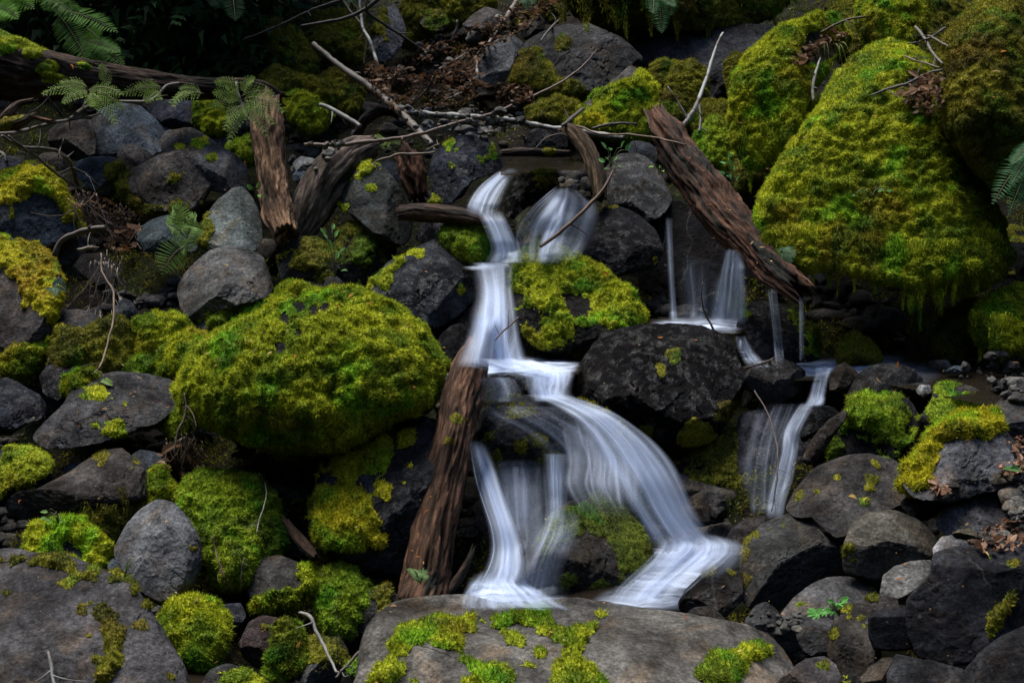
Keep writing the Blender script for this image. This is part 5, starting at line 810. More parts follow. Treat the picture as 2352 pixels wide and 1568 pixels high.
fall(W, "thin grey sheet of water left of the right spillway", [(1752,1850,925,.4),(1740,1830,965,.6),(1724,1810,1020,.6),(1714,1800,1080,.6),(1716,1790,1140,.6),(1720,1780,1185,.4)], .34, veil=.12, Y=(5.44, 5.36, 5.28, 5.22, 5.16), fray=.5)
for nm, lab, s_, y_ in [("waterfall", "hair-thin drip thread from the rotten log's end", [(1834,1842,680,.6),(1835,1842,760,.8),(1836,1843,830,.7)], (5.8, 5.74)),
                        ("waterfall", "two faint drips on the dome rock's left shoulder", [(1178,1192,1070,.5),(1182,1194,1140,.6),(1186,1198,1220,.4)], (5.05, 4.95))]:
    fall(nm, lab, s_, .5, Y=y_)

fall(W, "foaming water sliding right across the white churning shelf", [(1050,1215,822,.7),(1070,1262,834,1),(1110,1305,846,1),(1175,1320,858,.95),(1205,1316,872,.8),(1212,1308,892,.6)], .9, Y=(5.6, 5.54, 5.48, 5.42, 5.38, 5.34), fray=.8)
fall(W, "white foam spreading forward from the left lower waterfall", [(1100,1210,1310,.5),(1086,1222,1338,.9),(1072,1262,1362,1),(1066,1300,1384,.9),(1070,1330,1400,.6)], .85, Y=(4.82, 4.74, 4.68, 4.64), fray=.8, wide=2.8, ends=(.3, .15))
fall(W, "milky swirl at the right foot of the broad lower waterfall", [(1500,1660,1225,.4),(1520,1700,1246,.8),(1510,1705,1268,.9),(1480,1670,1300,.7),(1450,1620,1330,.5)], .8, Y=(4.84, 4.76, 4.72, 4.68), fray=.8, wide=3.0, ends=(.3, .3))
# ------------------------------------------------------------------ dead branches and twigs
BR, GB, WB, RB = (.12, .085, .06), (.17, .15, .13), (.34, .33, .31), (.15, .085, .06)
b = "branch"
twig(b, "long thin pinkish branch sweeping up to the right across the stream head", 'O', [(700,332,5.5),(780,332,6),(850,325,6),(930,315,5.5),(1000,298,5.5),(1060,280,5),(1130,262,5),(1200,232,4.2),(1260,205,3.6),(1310,175,3),(1350,140,2),(1370,113,1)], (.21,.14,.115), Y=(6.5, 6.4, 6.42, 6.6, 6.8), sides=3)
twig(b, "fallen white lichen-covered branch lying behind the long thin one", 'O', [(925,256,8),(990,263,9),(1100,270,9.5),(1170,275,8.5),(1230,288,8),(1290,296,7),(1340,302,7),(1395,312,8),(1434,317,7)], (.12,.10,.08), lichen=.9, Y=(6.95, 6.85, 6.65))
twig(b, "thick brown branch leaning from the dead twigs down to the stream", 'O', [(720,100,7),(781,152,9),(850,200,10),(905,245,11),(950,290,12),(993,333,9)], (.12,.09,.065), lichen=.15, Y=(7.2, 6.9, 6.45))
twig(b, "upright white-patched branch standing behind the thick brown one", 'O', [(826,-20,4.5),(832,60,4.5),(848,90,5),(862,130,5),(870,165,5),(885,205,5),(906,245,5)], (.12,.10,.09), lichen=1.0, Y=(7.5, 7.0), sides=4)
twig(b, "thin pale branch joining the white-patched one from the left", 'O', [(770,-30,4),(800,20,4),(828,55,3.5),(842,85,3),(836,150,2)], (.2,.14,.1), Y=(7.5, 7.4))
twig(b, "dark bare twig arching over the shadowed hollow", 'O', [(556,92,2),(640,60,3),(700,30,3.5),(760,8,4),(840,-16,4.5)], (.10,.075,.065), Y=(7.6, 7.5), sides=4)
twig(b, "dark straight branch running down to the right from the top", 'O', [(690,60,4),(780,45,5),(840,20,6),(890,-20,7)], (.07,.055,.05), Y=(7.3, 7.3))
twig(b, "dark forked branch crossing the white-patched one", 'O', [(836,22,5),(880,55,4.5),(920,80,4),(965,112,3),(985,135,2)], (.07,.05,.045), Y=(7.3, 7.5), sides=3)
twig(b, "leaning stick with a bleached upper half behind the rotten log", 'O', [(1562,300,8),(1575,280,7.5),(1592,258,7),(1605,228,6),(1622,180,5.5),(1640,120,4),(1660,76,3)], (.16,.13,.12), lichen=.9, Y=(6.5, 6.6, 6.9), sides=1)
twig("twig", "short peg beside the foot of the leaning bleached stick", 'O', [(1604,238,4),(1610,270,4),(1606,305,4)], GB, cat="twig", Y=(6.6, 6.5))
twig(b, "white curved stick hanging on the round green moss boulder", 'C', [(962,395,2.5),(940,470,4),(915,540,5),(905,620,5),(912,695,4)], WB, lift=.03)
twig(b, "dark twig lying across the mossy boulder at the top right", 'C', [(965,222,2.5),(1050,180,3.5),(1150,135,3.5),(1275,112,3)], BR, lift=.03)
twig(b, "grey forked twig on top of the great moss boulder", 'C', [(1610,185,4),(1670,260,4.5),(1720,350,4),(1800,445,3)], GB, lift=.05, sides=2)
twig(b, "grey twig crossing the forked one on the moss", 'C', [(1560,300,2),(1670,275,3),(1740,240,3.5),(1815,190,3)], GB, lift=.06)
twig(b, "thin grey twig right of the forked one", 'C', [(1700,240,2.5),(1770,280,3),(1835,322,2)], GB, lift=.05)
twig(b, "tan twig pointing at the leaf nest on the great moss boulder", 'C', [(1535,385,2.5),(1650,425,3),(1780,465,3)], (.2,.15,.1), lift=.04)
twig(b, "dark grey twig sticking out left from the leaf nest", 'C', [(1300,655,2.5),(1430,605,4),(1560,570,4.5),(1700,500,4),(1790,480,3)], (.14,.125,.125), lift=.05)
twig(b, "slim brown twig in the middle waterfall", 'O', [(1117,803,2.5),(1150,768,2.8),(1190,728,2.5)], RB, Y=(5.45, 5.65))
twig(b, "reddish stick leaning in the upper right waterfall", 'O', [(1240,566,5),(1290,530,6),(1340,485,5.5),(1385,435,5),(1408,392,3)], (.16,.085,.055), Y=(6.0, 6.05, 6.15))
twig(b, "long thin dark shoot hanging over the right spillway", 'O', [(1733,897,2.2),(1763,947,2.4),(1780,1005,2.6),(1787,1044,2.6),(1784,1100,2.6),(1773,1172,2)], (.09,.055,.045), Y=(5.4, 5.15, 5.0))
twig(b, "short dark stick lying on the brown-topped rock", 'F', [(440,975,2.5),(530,950,3.5),(610,925,3.5),(662,890,2.5)], (.08,.055,.04), lift=.02)
twig(b, "dark curved twig in front of the bright blue-white fall", 'F', [(155,390,1.5),(148,480,2.2),(165,590,2.6),(205,670,3),(235,722,3)], (.06,.045,.04), Y=(5.8, 5.8), sides=1)
twig(b, "bleached crooked stick near the bottom left centre", 'G', [(2046,1086,3),(2110,1105,6),(2150,1190,5.5),(2210,1300,5),(2270,1430,4),(2310,1490,4),(2352,1470,4)], (.26,.24,.22), lichen=.4, Y=(4.45, 4.35, 4.2))
twig(b, "dark straight stick at the lower left corner of the bottom slab", 'H', [(-30,1530,3.5),(60,1430,5),(190,1308,4)], (.10,.07,.065), Y=(4.1, 4.2))
twig("twig", "reddish thin stalk leaning on the green mossy boulder", 'G', [(1450,565,2),(1490,720,2.4),(1540,850,2.4),(1605,992,2)], (.16,.09,.05), lift=.05, cat="twig")
twig("twig", "pale dry grass stem on the green mossy boulder", 'G', [(1808,200,1.5),(1822,280,1.8),(1790,400,1.8),(1750,550,1.6)], (.30,.30,.22), lift=.05, cat="twig")
twig("twig", "two-pronged pale stem at the foot of the green mossy boulder", 'G', [(1672,710,1.2),(1650,800,1.6),(1645,945,1.6)], (.2,.2,.15), lift=.05, cat="twig", sides=1)
twig("twig", "upright leaf-tipped twig at the bottom edge on the huge foreground boulder", 'G', [(330,1355,4),(345,1440,5),(370,1568,5),(385,1620,5)], (.22,.20,.19), lift=.06, cat="twig", lichen=.5, sides=3)
# upper left tangle
for lab, crop, pts, c_, kw in [
    ("long grey branch rising right from the left edge to the cedar spray", 'A', [(-60,925,6),(120,905,6),(300,855,5),(480,818,4.5),(600,800,4),(690,775,3)], GB, dict(sides=3)),
    ("bent grey-brown branch under the middle cedar spray", 'A', [(815,690,4),(940,700,5),(1030,690,5),(1100,630,5),(1150,585,4.5),(1225,570,4)], GB, dict(Y=(6.4, 6.5))),
    ("dark twig dropping from the first cedar spray", 'A', [(310,645,3),(360,710,4),(430,800,3)], (.12,.11,.115), {}),
    ("twin brown twigs below the cedar spray at left", 'A', [(480,810,4),(570,740,5),(650,710,5)], (.17,.14,.10), dict(lift=.05)),
    ("long drooping grey branch reaching the root tangle", 'A', [(10,930,4),(150,1000,5),(330,1020,5.5),(420,1050,6),(500,1150,6),(530,1270,5.5),(600,1400,4.5),(655,1540,3)], GB, dict(sides=4)),
    ("second drooping grey branch left of the first", 'A', [(60,930,3),(160,1010,4),(260,1080,4),(340,1150,4),(450,1230,3.5),(560,1300,3)], GB, dict(sides=4)),
    ("thin forked twig above the root tangle", 'A', [(500,1145,3),(590,1190,4),(640,1240,3.5),(690,1280,3)], (.2,.19,.19), dict(sides=2)),
    ("short grey twig at the left edge above the blue pebble", 'A', [(-20,1030,4),(30,1060,5),(45,1110,4)], GB, {}),
    ("dark thin twig standing on the low rounded stone", 'A', [(435,950,1.6),(410,1020,2),(395,1080,2)], BR, {}),
    ("thin stem curving over the yellow-mossed cap boulder", 'A', [(210,1455,1.2),(330,1475,1.5),(450,1465,1.5),(560,1400,1.2)], (.16,.12,.09), dict(lift=.05)),
    ("pale stick left of the thick brown branch's foot", 'B', [(-140,720,6),(-60,745,7),(20,790,7.5),(90,835,7),(142,865,6)], WB, dict(Y=(6.9, 6.8))),
    ("thin pale stick end poking over the wet bluish-black boulder", 'B', [(240,1105,3),(330,1080,4),(420,1052,4.5),(540,1055,4),(650,1040,3)], (.2,.14,.1), dict(Y=(6.35, 6.35), sides=1)),
    ("short knotted twig beside the brown root clump", 'B', [(590,1030,4),(640,1005,5),(685,990,5)], (.17,.12,.08), dict(Y=(6.4, 6.4)))]:
    twig(b, lab, crop, pts, c_, group="dead branches at the upper left", **kw)
# litter slope sticks
for lab, pts, c_, li in [
    ("white-tipped brown stick at the top of the litter slope", [(1225,-30,5),(1190,30,6),(1160,80,7),(1125,155,7)], (.13,.085,.06), .35),
    ("pale diagonal stick left of the veined boulder", [(895,430,4.5),(960,355,4.5),(1010,300,4),(1070,215,3)], (.3,.26,.22), .3),
    ("brown diagonal stick above the reddish rock", [(650,495,5),(740,440,5.5),(820,395,5),(890,345,3)], (.15,.11,.09), 0),
    ("white vertical stick in front of the veined boulder", [(935,425,4),(940,500,4.5),(943,585,4.5)], (.4,.38,.35), .4),
    ("long grey stick lying below the veined boulder", [(715,690,3),(800,650,4),(900,605,4.5),(990,575,4)], (.26,.23,.21), .2),
    ("thin pale stick leaning over the centre of the litter", [(480,722,3.5),(560,650,4),(610,590,3.5),(635,520,2.5)], (.25,.21,.18), 0),
    ("short white stick with bark near the lichen branch top", [(365,590,5),(400,560,6),(430,530,5)], (.3,.28,.26), .5),
    ("weathered stub at the foot of the veined boulder", [(850,620,6),(890,575,7),(930,530,5)], (.2,.17,.15), .5),
    ("thin dark stick near the top of the veined boulder", [(1370,290,2.5),(1410,230,3),(1450,180,3.5),(1510,130,3)], (.12,.10,.10), 0),
    ("grey forked stick left of the litter slope", [(755,295,4),(780,240,5),(800,190,4),(800,140,3)], (.22,.19,.18), 0),
    ("brown stick slanting beside the small pebbles", [(540,410,4),(590,350,5),(640,285,4)], (.13,.10,.08), 0),
    ("dark stick lying toward the lichen branch", [(200,560,3),(320,535,4),(400,500,3.5),(470,465,3)], (.12,.09,.075), 0),
    ("pale broken stick beside the flat moss hummock", [(1100,705,4),(1130,650,5),(1165,600,4)], (.2,.15,.09), 0),
    ("dark stick between the curved stump and the hummock", [(1510,865,5),(1580,810,6),(1665,745,5)], (.09,.07,.06), 0),
    ("dark thin stick right of the curved stump", [(1720,880,3),(1820,855,4),(1920,845,4),(2030,848,3)], (.14,.12,.11), 0),
    ("long thin tan twig from the curved stump to the rotten log", [(1620,860,3),(1780,915,3),(1950,920,3),(2120,935,2.6),(2260,965,2.6),(2370,990,2)], (.22,.15,.09), 0),
    ("fine twig arching beneath the curved stump", [(1330,1020,1.4),(1400,950,1.8),(1500,915,2),(1560,935,1.6)], (.2,.16,.13), 0)]:
    twig(b, lab, 'B', pts, c_, lichen=li, group="sticks scattered on the litter slope", lift=.03, sides=1)

# roots and hanging rootlets
def strands(name, label, cat, crop, starts, n, col, Yoff=.06, length=(300, 520), spread=60, seed=1, rad=1.3, kind=None):
    rng = np.random.default_rng(seed); x0, y0, s = CROP[crop]; Vs, Fs, off = [], [], 0
    for k in range(n):
        a = starts[rng.integers(len(starts))]; x = x0 + (a[0] + rng.normal() * 35) * s; y = y0 + (a[1] + rng.normal() * 25) * s; L = rng.uniform(*length) * s; m = 16; t = np.linspace(0, 1, m)
        dx = rng.normal() * spread * s; xx = x + dx * t ** 1.5 + np.cumsum(rng.normal(size=m)) * 1.6; yy = y + L * t; d0 = float(zat(x, y)) - Yoff
        dd = np.minimum(d0 - .02 * rng.random() + .0 * t, zat(xx, yy) - .01); dd = np.minimum.accumulate(dd) * .5 + d0 * .5
        V, F, _ = tube(at(xx, yy, dd), np.maximum(rng.uniform(.5, 1) * rad * (1 - .6 * t) * d0 / FPX, .0007), 5); Vs.append(V); Fs.append(F + off); off += len(V)
    V = np.concatenate(Vs); o = mk(name, V, np.concatenate(Fs), M_TWIG, loc=V[0], color=(col[0] * 1.5, col[1] * 1.5, col[2] * 1.5, .0)); return tag(o, label, cat, kind=kind)
strands("root_tangle", "hanging tangle of dead brown roots between the left boulders", "roots", 'A', [(560,1330),(640,1380),(700,1420),(760,1480),(840,1520),(900,1500),(800,1440),(720,1540)], 170, (.115,.08,.06), .10, (60, 330), 130, 3, 2.0)
strands("hanging_roots", "thin pale rootlets dangling below the root tangle", "roots", 'D', [(690,230),(760,250),(800,260),(850,230),(720,270)], 26, (.12,.095,.075), .14, (200, 640), 130, 5, 1.5)
strands("root_tangle", "small clump of dead stems and leaves by the central moss boulder's left foot", "roots", 'D', [(1150,1500),(1210,1480),(1280,1450),(1330,1480)], 46, (.12,.08,.055), .10, (60, 260), 60, 6, 1.8)
twig("root", "thick curved root arching out of the root tangle", 'D', [(372,210,8),(400,130,8),(460,75,8),(560,40,8),(640,25,9),(720,15,9)], (.12,.085,.065), cat="root", Y=(5.75, 5.75))
twig("root", "pale broken root end beside the root tangle", 'D', [(530,172,5),(600,155,5.5),(655,148,5)], (.24,.19,.14), cat="root", Y=(5.7, 5.75))
twig("root", "long reddish rootlet ending at the broad wet slab", 'D', [(690,190,1.8),(700,320,2.4),(770,440,3),(780,560,3.2),(765,700,3.2),(720,860,3.2),(690,950,3),(645,1012,2)], (.24,.16,.105), cat="root", Y=(5.6, 5.4, 5.15))
twig("root", "thin forked stems hanging left of the central moss boulder", 'D', [(1262,1150,1.5),(1275,1250,3.2),(1255,1340,3.5),(1210,1430,3),(1190,1568,2.2)], (.16,.11,.085), cat="root", Y=(5.0, 4.95), sides=4)

# ------------------------------------------------------------------ leaves, ferns, sprays, seedlings
def leafmesh(acc, P, D, Nn, l, w, col, fold=.15):
    D = D / np.linalg.norm(D); S = np.cross(Nn, D); S /= max(np.linalg.norm(S), 1e-9); U = np.cross(D, S)
    pts = [P, P + D * l * .3 + S * w * .5 + U * w * fold, P + D * l * .65 + S * w * .42 + U * w * fold, P + D * l - U * l * .06, P + D * l * .65 - S * w * .42 + U * w * fold, P + D * l * .3 - S * w * .5 + U * w * fold, P + D * l * .5]
    o = acc['n']; acc['V'] += pts; acc['F'] += [(o, o + 6, o + 1), (o + 1, o + 6, o + 2), (o + 2, o + 6, o + 3), (o + 3, o + 6, o + 4), (o + 4, o + 6, o + 5), (o + 5, o + 6, o)]
    acc['C'] += [col] * 7; acc['n'] += 7
def newacc(): return dict(V=[], F=[], C=[], n=0)
def emit(acc, name, parent=None, loc=None): return mk(name, acc['V'], acc['F'], M_LEAF, parent, loc=loc, smooth=False, col=np.array(acc['C']))
def frond(acc, A, B, width, n, col, seed, sag=.12, mode='fern', side=None, lf=.0085):
    """one frond from A to B: a curved rib with paired pinnae; in 'cedar' mode each pinna is itself a flat drooping twiglet"""
    rng = np.random.default_rng(seed); A = np.array(A); B = np.array(B); L = np.linalg.norm(B - A); t = np.linspace(0, 1, n + 1)
    up = np.array([0, 0, 1.]); P = A + (B - A) * t[:, None] + up * (sag * L * 4 * t * (1 - t))[:, None]
    T = np.gradient(P, axis=0); T /= np.linalg.norm(T, axis=1)[:, None]
    vw = CAM - A; vw /= np.linalg.norm(vw); nr = vw * .75 + up * .6 + rng.normal(size=3) * .25 if side is None else np.array(side, float)
    c0 = np.array(col) * rng.uniform(.75, 1.25) * (1.8 if mode == 'fern' else 1)
    for i in range(1, n + 1):
        S = np.cross(nr, T[i]); S /= max(np.linalg.norm(S), 1e-9); prof = (math.sin(math.pi * min(1, (t[i] * .86 + .16))) ** .7) if mode == 'fern' else (1 - t[i]) ** .75 * min(1, .45 + t[i] * 3)
        l = width * prof + .006
        for sg in (-1, 1):
            cc = c0 * rng.uniform(.8, 1.2); f = .25 if mode == 'fern' else .75
            D = S * sg + T[i] * f + up * (-.05 if mode == 'fern' else -.22) + rng.normal(size=3) * .06; D /= np.linalg.norm(D)
            if mode == 'fern': leafmesh(acc, P[i], D, nr, l, max(.55 * L / n, .006), cc)
            else:
                m = max(3, int(l / .0085)); base = P[i]
                for k in range(m):
                    q = base + D * l * k / m - up * .10 * l * (k / m) ** 2; S2 = np.cross(nr, D)
                    for s2 in (-1, 1): leafmesh(acc, q, D * .9 + S2 * s2 * .75, nr, lf * (1 - .5 * k / m), lf * .42, cc * rng.uniform(.85, 1.15))
                leafmesh(acc, base + D * l * .9, D, nr, lf * 1.2, lf * .42, cc)
    V, F, _ = tube(P, np.linspace(.0022, .0008, n + 1), 5); return V, F
def fern(name, label, cat, crop, fr, col, width, n, mode='fern', Y=None, lift=.06, sag=.12, group=None, seed=0, tip=-.08):
    """fr = (base x, base y, tip x, tip y[, width factor]); every frond is a part with its own rib"""
    x0, y0, s = CROP[crop]; bx, by = x0 + fr[0][0] * s, y0 + fr[0][1] * s; yb = (float(zat(bx, by)) - lift) if Y is None else Y
    r = empty(name, at(bx, by, yb), label, cat, group)
    for k, f in enumerate(fr):
        ax, ay, ex, ey = x0 + f[0] * s, y0 + f[1] * s, x0 + f[2] * s, y0 + f[3] * s; wf = f[4] if len(f) > 4 else 1
        acc = newacc(); V, F = frond(acc, at(ax, ay, yb), at(ex, ey, yb + tip + .05 * math.sin(k * 2.1)), width * wf, n, col, seed * 31 + k, sag, mode)
        p = emit(acc, "frond" if mode == 'fern' else "spray", r); mk("stem", V, F, M_TWIG, p, loc=np.array(r.location), color=(.10, .085, .04, 0))
    return r
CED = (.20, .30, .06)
fern("cedar_branch", "broad yellow-green cedar branch hanging before the decaying log", "cedar branch", 'A', [(600,610,300,640,1.0),(600,600,420,570,.8),(600,620,820,640,.9),(620,640,790,840,1.1),(610,640,640,720,.8),(600,620,440,700,.9),(660,620,830,740,.8),(740,590,690,450,.5)], CED, .062, 12, 'cedar', Y=6.25, sag=.10, seed=1)
fern("cedar_branch", "smaller cedar spray right of the broad one", "cedar branch", 'A', [(1110,610,845,640,1),(1110,600,940,600,.8),(1100,630,1000,690,.9)], CED, .058, 11, 'cedar', Y=6.35, sag=.08, seed=2)
fern("cedar_branch", "little drooping cedar spray between the log and the slate rock", "cedar branch", 'A', [(1390,640,1170,700,1),(1380,640,1240,610,.8),(1300,620,1190,720,.8)], CED, .04, 9, 'cedar', Y=6.3, sag=.12, seed=3)
fern("cedar_seedling", "cedar seedling with drooping sprays in front of the stub log", "cedar seedling", 'A', [(1650,680,1470,640,.8),(1650,700,1460,720,.9),(1660,720,1540,880,.9),(1660,740,1570,960,1.0),(1650,660,1850,640,.9),(1660,680,1930,760,1.1),(1670,720,1820,920,1.0),(1660,700,1760,860,.8),(1640,620,1480,570,.6),(1640,620,1730,545,.5),(1670,690,1860,840,.9)], CED, .058, 11, 'cedar', Y=6.2, sag=.12, seed=4)
twig("branch", "pale thin stem of the cedar seedling before the stub log", 'A', [(1612,560,3),(1625,640,4),(1650,720,4.5),(1685,800,4),(1690,860,4)], (.3,.29,.28), lichen=.5, Y=(6.22, 6.2))
fern("cedar_seedling", "thin sparse seedling right of the stub log", "cedar seedling", 'A', [(2050,960,2010,750,.6),(2060,880,2140,760,.6),(2050,900,1970,860,.6),(2070,960,2160,900,.6),(2080,1010,2230,1040,.8),(2060,1010,2030,1060,.6)], (.07,.10,.03), .06, 14, 'cedar', lift=.1, seed=5)
fern("fern", "little fern with fronds spread over the long crossing branch", "fern", 'B', [(330,990,240,935),(330,990,300,1020),(335,990,400,985),(330,985,360,950)], (.11,.15,.04), .03, 9, seed=6, lift=.12)
fern("fern", "large dim fern fanning out at the top left corner", "fern", 'A', [(-60,-60,290,10,1),(-80,20,230,60,1),(-80,60,120,130,1),(-40,-80,150,-10,1),(-60,0,30,140,.8)], (.075,.16,.022), .09, 24, Y=6.9, seed=7)
fern("fern", "drooping dim fern hanging above the decaying log at left", "fern", 'A', [(380,60,800,220,1.1),(330,-20,530,110,1),(400,100,600,420,1.0),(560,250,850,450,.9),(560,300,720,440,.8),(560,280,820,360,.8),(600,200,670,260,.6),(330,-30,400,80,.8)], (.05,.11,.02), .085, 26, Y=7.1, sag=.05, seed=8)
fern("fern", "shadowed fern frond hanging from the top edge left of centre", "fern", 'A', [(1590,-60,1610,140,.9),(1500,-60,1440,40,.8)], (.04,.07,.04), .06, 18, Y=7.2, sag=0, seed=9)
fern("fern", "green fern hanging from the overhanging bank at the top", "fern", 'B', [(2180,-70,2200,225,1.0),(2250,-60,2250,110,.9),(2150,-60,2140,90,.8),(2170,-80,2290,40,.8)], (.035,.085,.032), .055, 20, Y=7.3, sag=-.02, seed=10)
fern("fern", "small pale fern at the top of the litter slope", "fern", 'B', [(1290,-30,1265,60,1),(1300,-30,1310,30,1),(1280,-40,1240,20,1)], (.05,.10,.05), .035, 12, Y=8.2, sag=0, seed=11)
fern("fern", "deep green sword fern at the right frame edge", "fern", 'C', [(2420,1000,2140,1390,1.1),(2440,1010,2260,1170,.9),(2420,1080,2250,1460,1.0),(2440,960,2270,1120,.9),(2460,1150,2340,1400,.9),(2430,1030,2260,1270,.8)], (.035,.085,.035), .05, 24, Y=5.35, sag=.05, seed=12)
fern("fern", "light green fern growing beside the smooth rounded boulder", "fern", 'D', [(1270,90,1145,0,1.2),(1270,80,1330,100,1.2),(1270,100,1330,20,1),(1260,150,1110,330,1.4),(1230,180,1335,140,.9),(1270,60,1260,-50,1.3),(1270,60,1180,-120,1.0),(1290,60,1340,-60,.9)], (.085,.14,.035), .05, 14, Y=5.72, sag=.15, seed=13)
fern("fern", "tiny blue-green fern at the edge of the lit moss mantle", "fern", 'D', [(360,430,450,440,1),(360,420,420,390,1),(355,440,380,480,1)], (.04,.075,.05), .025, 10, lift=.12, seed=14)
fern("fern", "small fern rooted on the bottom of the leaning log", "fern", 'H', [(545,880,495,790,1),(550,880,560,800,.7),(550,890,590,850,.5)], (.06,.10,.035), .03, 10, lift=.05, seed=15)
fern("fern", "tiny fern under the left edge of the great moss boulder", "fern", 'F', [(690,190,780,215,1),(700,200,760,260,.8),(690,180,750,180,.8)], (.035,.075,.04), .03, 10, lift=.08, seed=16)

def herb(name, label, cat, crop, base, leaves, col, size, Y=None, lift=.05, lobed=False, group=None, seed=0):
    x0, y0, s = CROP[crop]; rng = np.random.default_rng(900 + seed); bx, by = x0 + base[0] * s, y0 + base[1] * s; yb = float(zat(bx, by)) - lift if Y is None else Y
    r = empty(name, at(bx, by, yb), label, cat, group); Vs, Fs, off = [], [], 0; acc = newacc()
    for (lx, ly) in leaves:
        p = at(x0 + lx * s, y0 + ly * s, yb - .03 + rng.normal() * .02); b0 = np.array(r.location); t = np.linspace(0, 1, 8)[:, None]
        V, F, _ = tube(b0 * (1 - t) + p * t + np.array([0, 0, .03]) * np.sin(t * math.pi), np.linspace(.0016, .0009, 8), 5); Vs.append(V); Fs.append(F + off); off += len(V)
        n_ = np.array([0, -.5, .8]) + rng.normal(size=3) * .25; D = (p - b0) * np.array([1, 1, .4]); D /= max(np.linalg.norm(D), 1e-6); D = D + rng.normal(size=3) * .25; c_ = np.array(col) * rng.uniform(.75, 1.25) * 1.7; z = size * rng.uniform(.8, 1.2)
        if lobed:
            for a in (-1.15, -.55, 0, .55, 1.15):
                S = np.cross(n_, D); leafmesh(acc, p, D * math.cos(a) + S / np.linalg.norm(S) * math.sin(a), n_, z * (1 - .22 * abs(a)), z * .5, c_)
        else: leafmesh(acc, p, D, n_, z, z * .55, c_)
    mk("stem", np.concatenate(Vs), np.concatenate(Fs), M_TWIG, r, color=(.09, .10, .04, 0)); emit(acc, "leaves", r); return r
G1, G2 = (.07, .15, .03), (.04, .10, .03)
herb("seedling", "slender seedling with oval leaves between the rotten log and the moss boulder", "seedling", 'C', (370,1280), [(340,1080),(315,1120),(350,1130),(375,1160),(310,1190),(345,1210),(350,1225),(385,1240)], (.07,.17,.06), .03, seed=1)
herb("plant", "small plant with paired round leaves left of the green fern", "plant", 'D', (1050,240), [(1020,160),(1085,155),(1050,185)], (.06,.14,.04), .045, seed=2)
herb("plant", "leafy sprig climbing beside the dim mossy boulder", "plant", 'D', (2290,360), [(2230,60),(2270,30),(2290,80),(2240,95),(2260,150),(2290,185),(2300,230),(2330,310),(2320,180)], (.06,.14,.035), .038, seed=3, lift=.1)
herb("plant", "dark maple-leaved plant in shade under the central moss boulder", "plant", 'G', (1800,120), [(1680,-40),(1730,10),(1780,50),(1720,-70),(1860,110),(1930,170),(1660,10),(1900,60),(1980,130),(1760,-30)], (.03,.085,.03), .05, lobed=True, lift=.14, seed=4)
herb("plant", "fresh green lobed sprig in front of the wedge-shaped rock", "plant", 'I', (1090,1110), [(930,1085),(980,1080),(1040,1075),(1055,1025),(1100,1020),(1010,1090)], (.07,.19,.045), .036, lobed=True, seed=5)
herb("plant", "cluster of small leaves under the curved stump's right side", "plant", 'B', (1850,1150), [(1820,1020),(1850,1030),(1830,1090),(1870,1100),(1890,1140),(1920,1010),(1950,1030),(1810,1110),(1840,1150)], (.05,.13,.035), .034, seed=6)
herb("plant", "bright leaf pair on the shining flat-topped boulder", "plant", 'B', (2180,1200), [(2145,1135),(2185,1150),(2200,1170)], (.10,.2,.04), .032, seed=7)
herb("plant", "green leaf at the right frame edge by the pebbles", "plant", 'I', (2370,170), [(2310,120),(2330,110)], (.04,.10,.03), .06, seed=8)
herb("plant", "wide leaf lying on the rear of the broad wet slab", "plant", 'D', (660,1040), [(720,1060),(700,1050)], (.07,.11,.03), .05, seed=9, lift=.02)
herb("plant", "dark leafy plant below the front edge of the central moss boulder", "plant", 'D', (1720,1590), [(1650,1500),(1690,1470),(1730,1480),(1760,1520),(1780,1540),(1700,1530),(1740,1500)], (.025,.065,.025), .04, seed=10, lift=.1)
herb("plant", "tiny leaf cluster at the smooth boulder's top right", "plant", 'A', (1750,1360), [(1720,1300),(1760,1290),(1770,1330)], (.07,.17,.03), .04, seed=11, lift=.08)
herb("plant", "clover-like sprigs on the moss curtain below the long tapering boulder", "plant", 'G', (400,480), [(320,440),(350,450),(380,430),(330,400),(360,470),(410,460)], (.07,.13,.03), .026, seed=12, lift=.05)
herb("plant", "small leaves on the front of the great moss boulder", "plant", 'C', (1300,1360), [(1195,1330),(1350,1310),(1410,1305),(1260,1320)], (.06,.14,.04), .028, seed=13, lift=.03)
def grass(label, crop, blades_, col, seed):
    x0, y0, s = CROP[crop]; acc = newacc(); rng = np.random.default_rng(seed)
    for (ax, ay, bx, by) in blades_:
        d = float(zat(x0 + ax * s, y0 + ay * s)) - .05; A = at(x0 + ax * s, y0 + ay * s, d); B = at(x0 + bx * s, y0 + by * s, d - .05); t = np.linspace(0, 1, 9); L = np.linalg.norm(B - A)
        P = A + (B - A) * t[:, None] + np.array([0, 0, 1]) * (L * .9 * t * (1 - t))[:, None]; S = np.cross(B - A, FWD); S /= np.linalg.norm(S); w = .0028 * (1 - t * .9)[:, None]
        o = acc['n']; acc['V'] += list(P - S * w) + list(P + S * w); acc['C'] += [np.array(col) * rng.uniform(.8, 1.2)] * 18; acc['n'] += 18
        for i in range(8): acc['F'] += [(o + i, o + i + 1, o + 10 + i), (o + i, o + 10 + i, o + 9 + i)]
    o = emit(acc, "grass_tuft", None, np.array(acc['V'][0])); return tag(o, label, "grass")
grass("few green grass blades at the foot of the egg-shaped boulder", 'G', [(850,840,940,760),(850,850,940,930),(855,845,900,720),(850,850,975,860)], (.09,.16,.03), 1)
grass("thin grass blades at the right foot of the central moss boulder", 'E', [(310,1380,385,1290),(300,1390,370,1450),(310,1390,340,1320),(300,1380,390,1430)], (.08,.14,.03), 2)
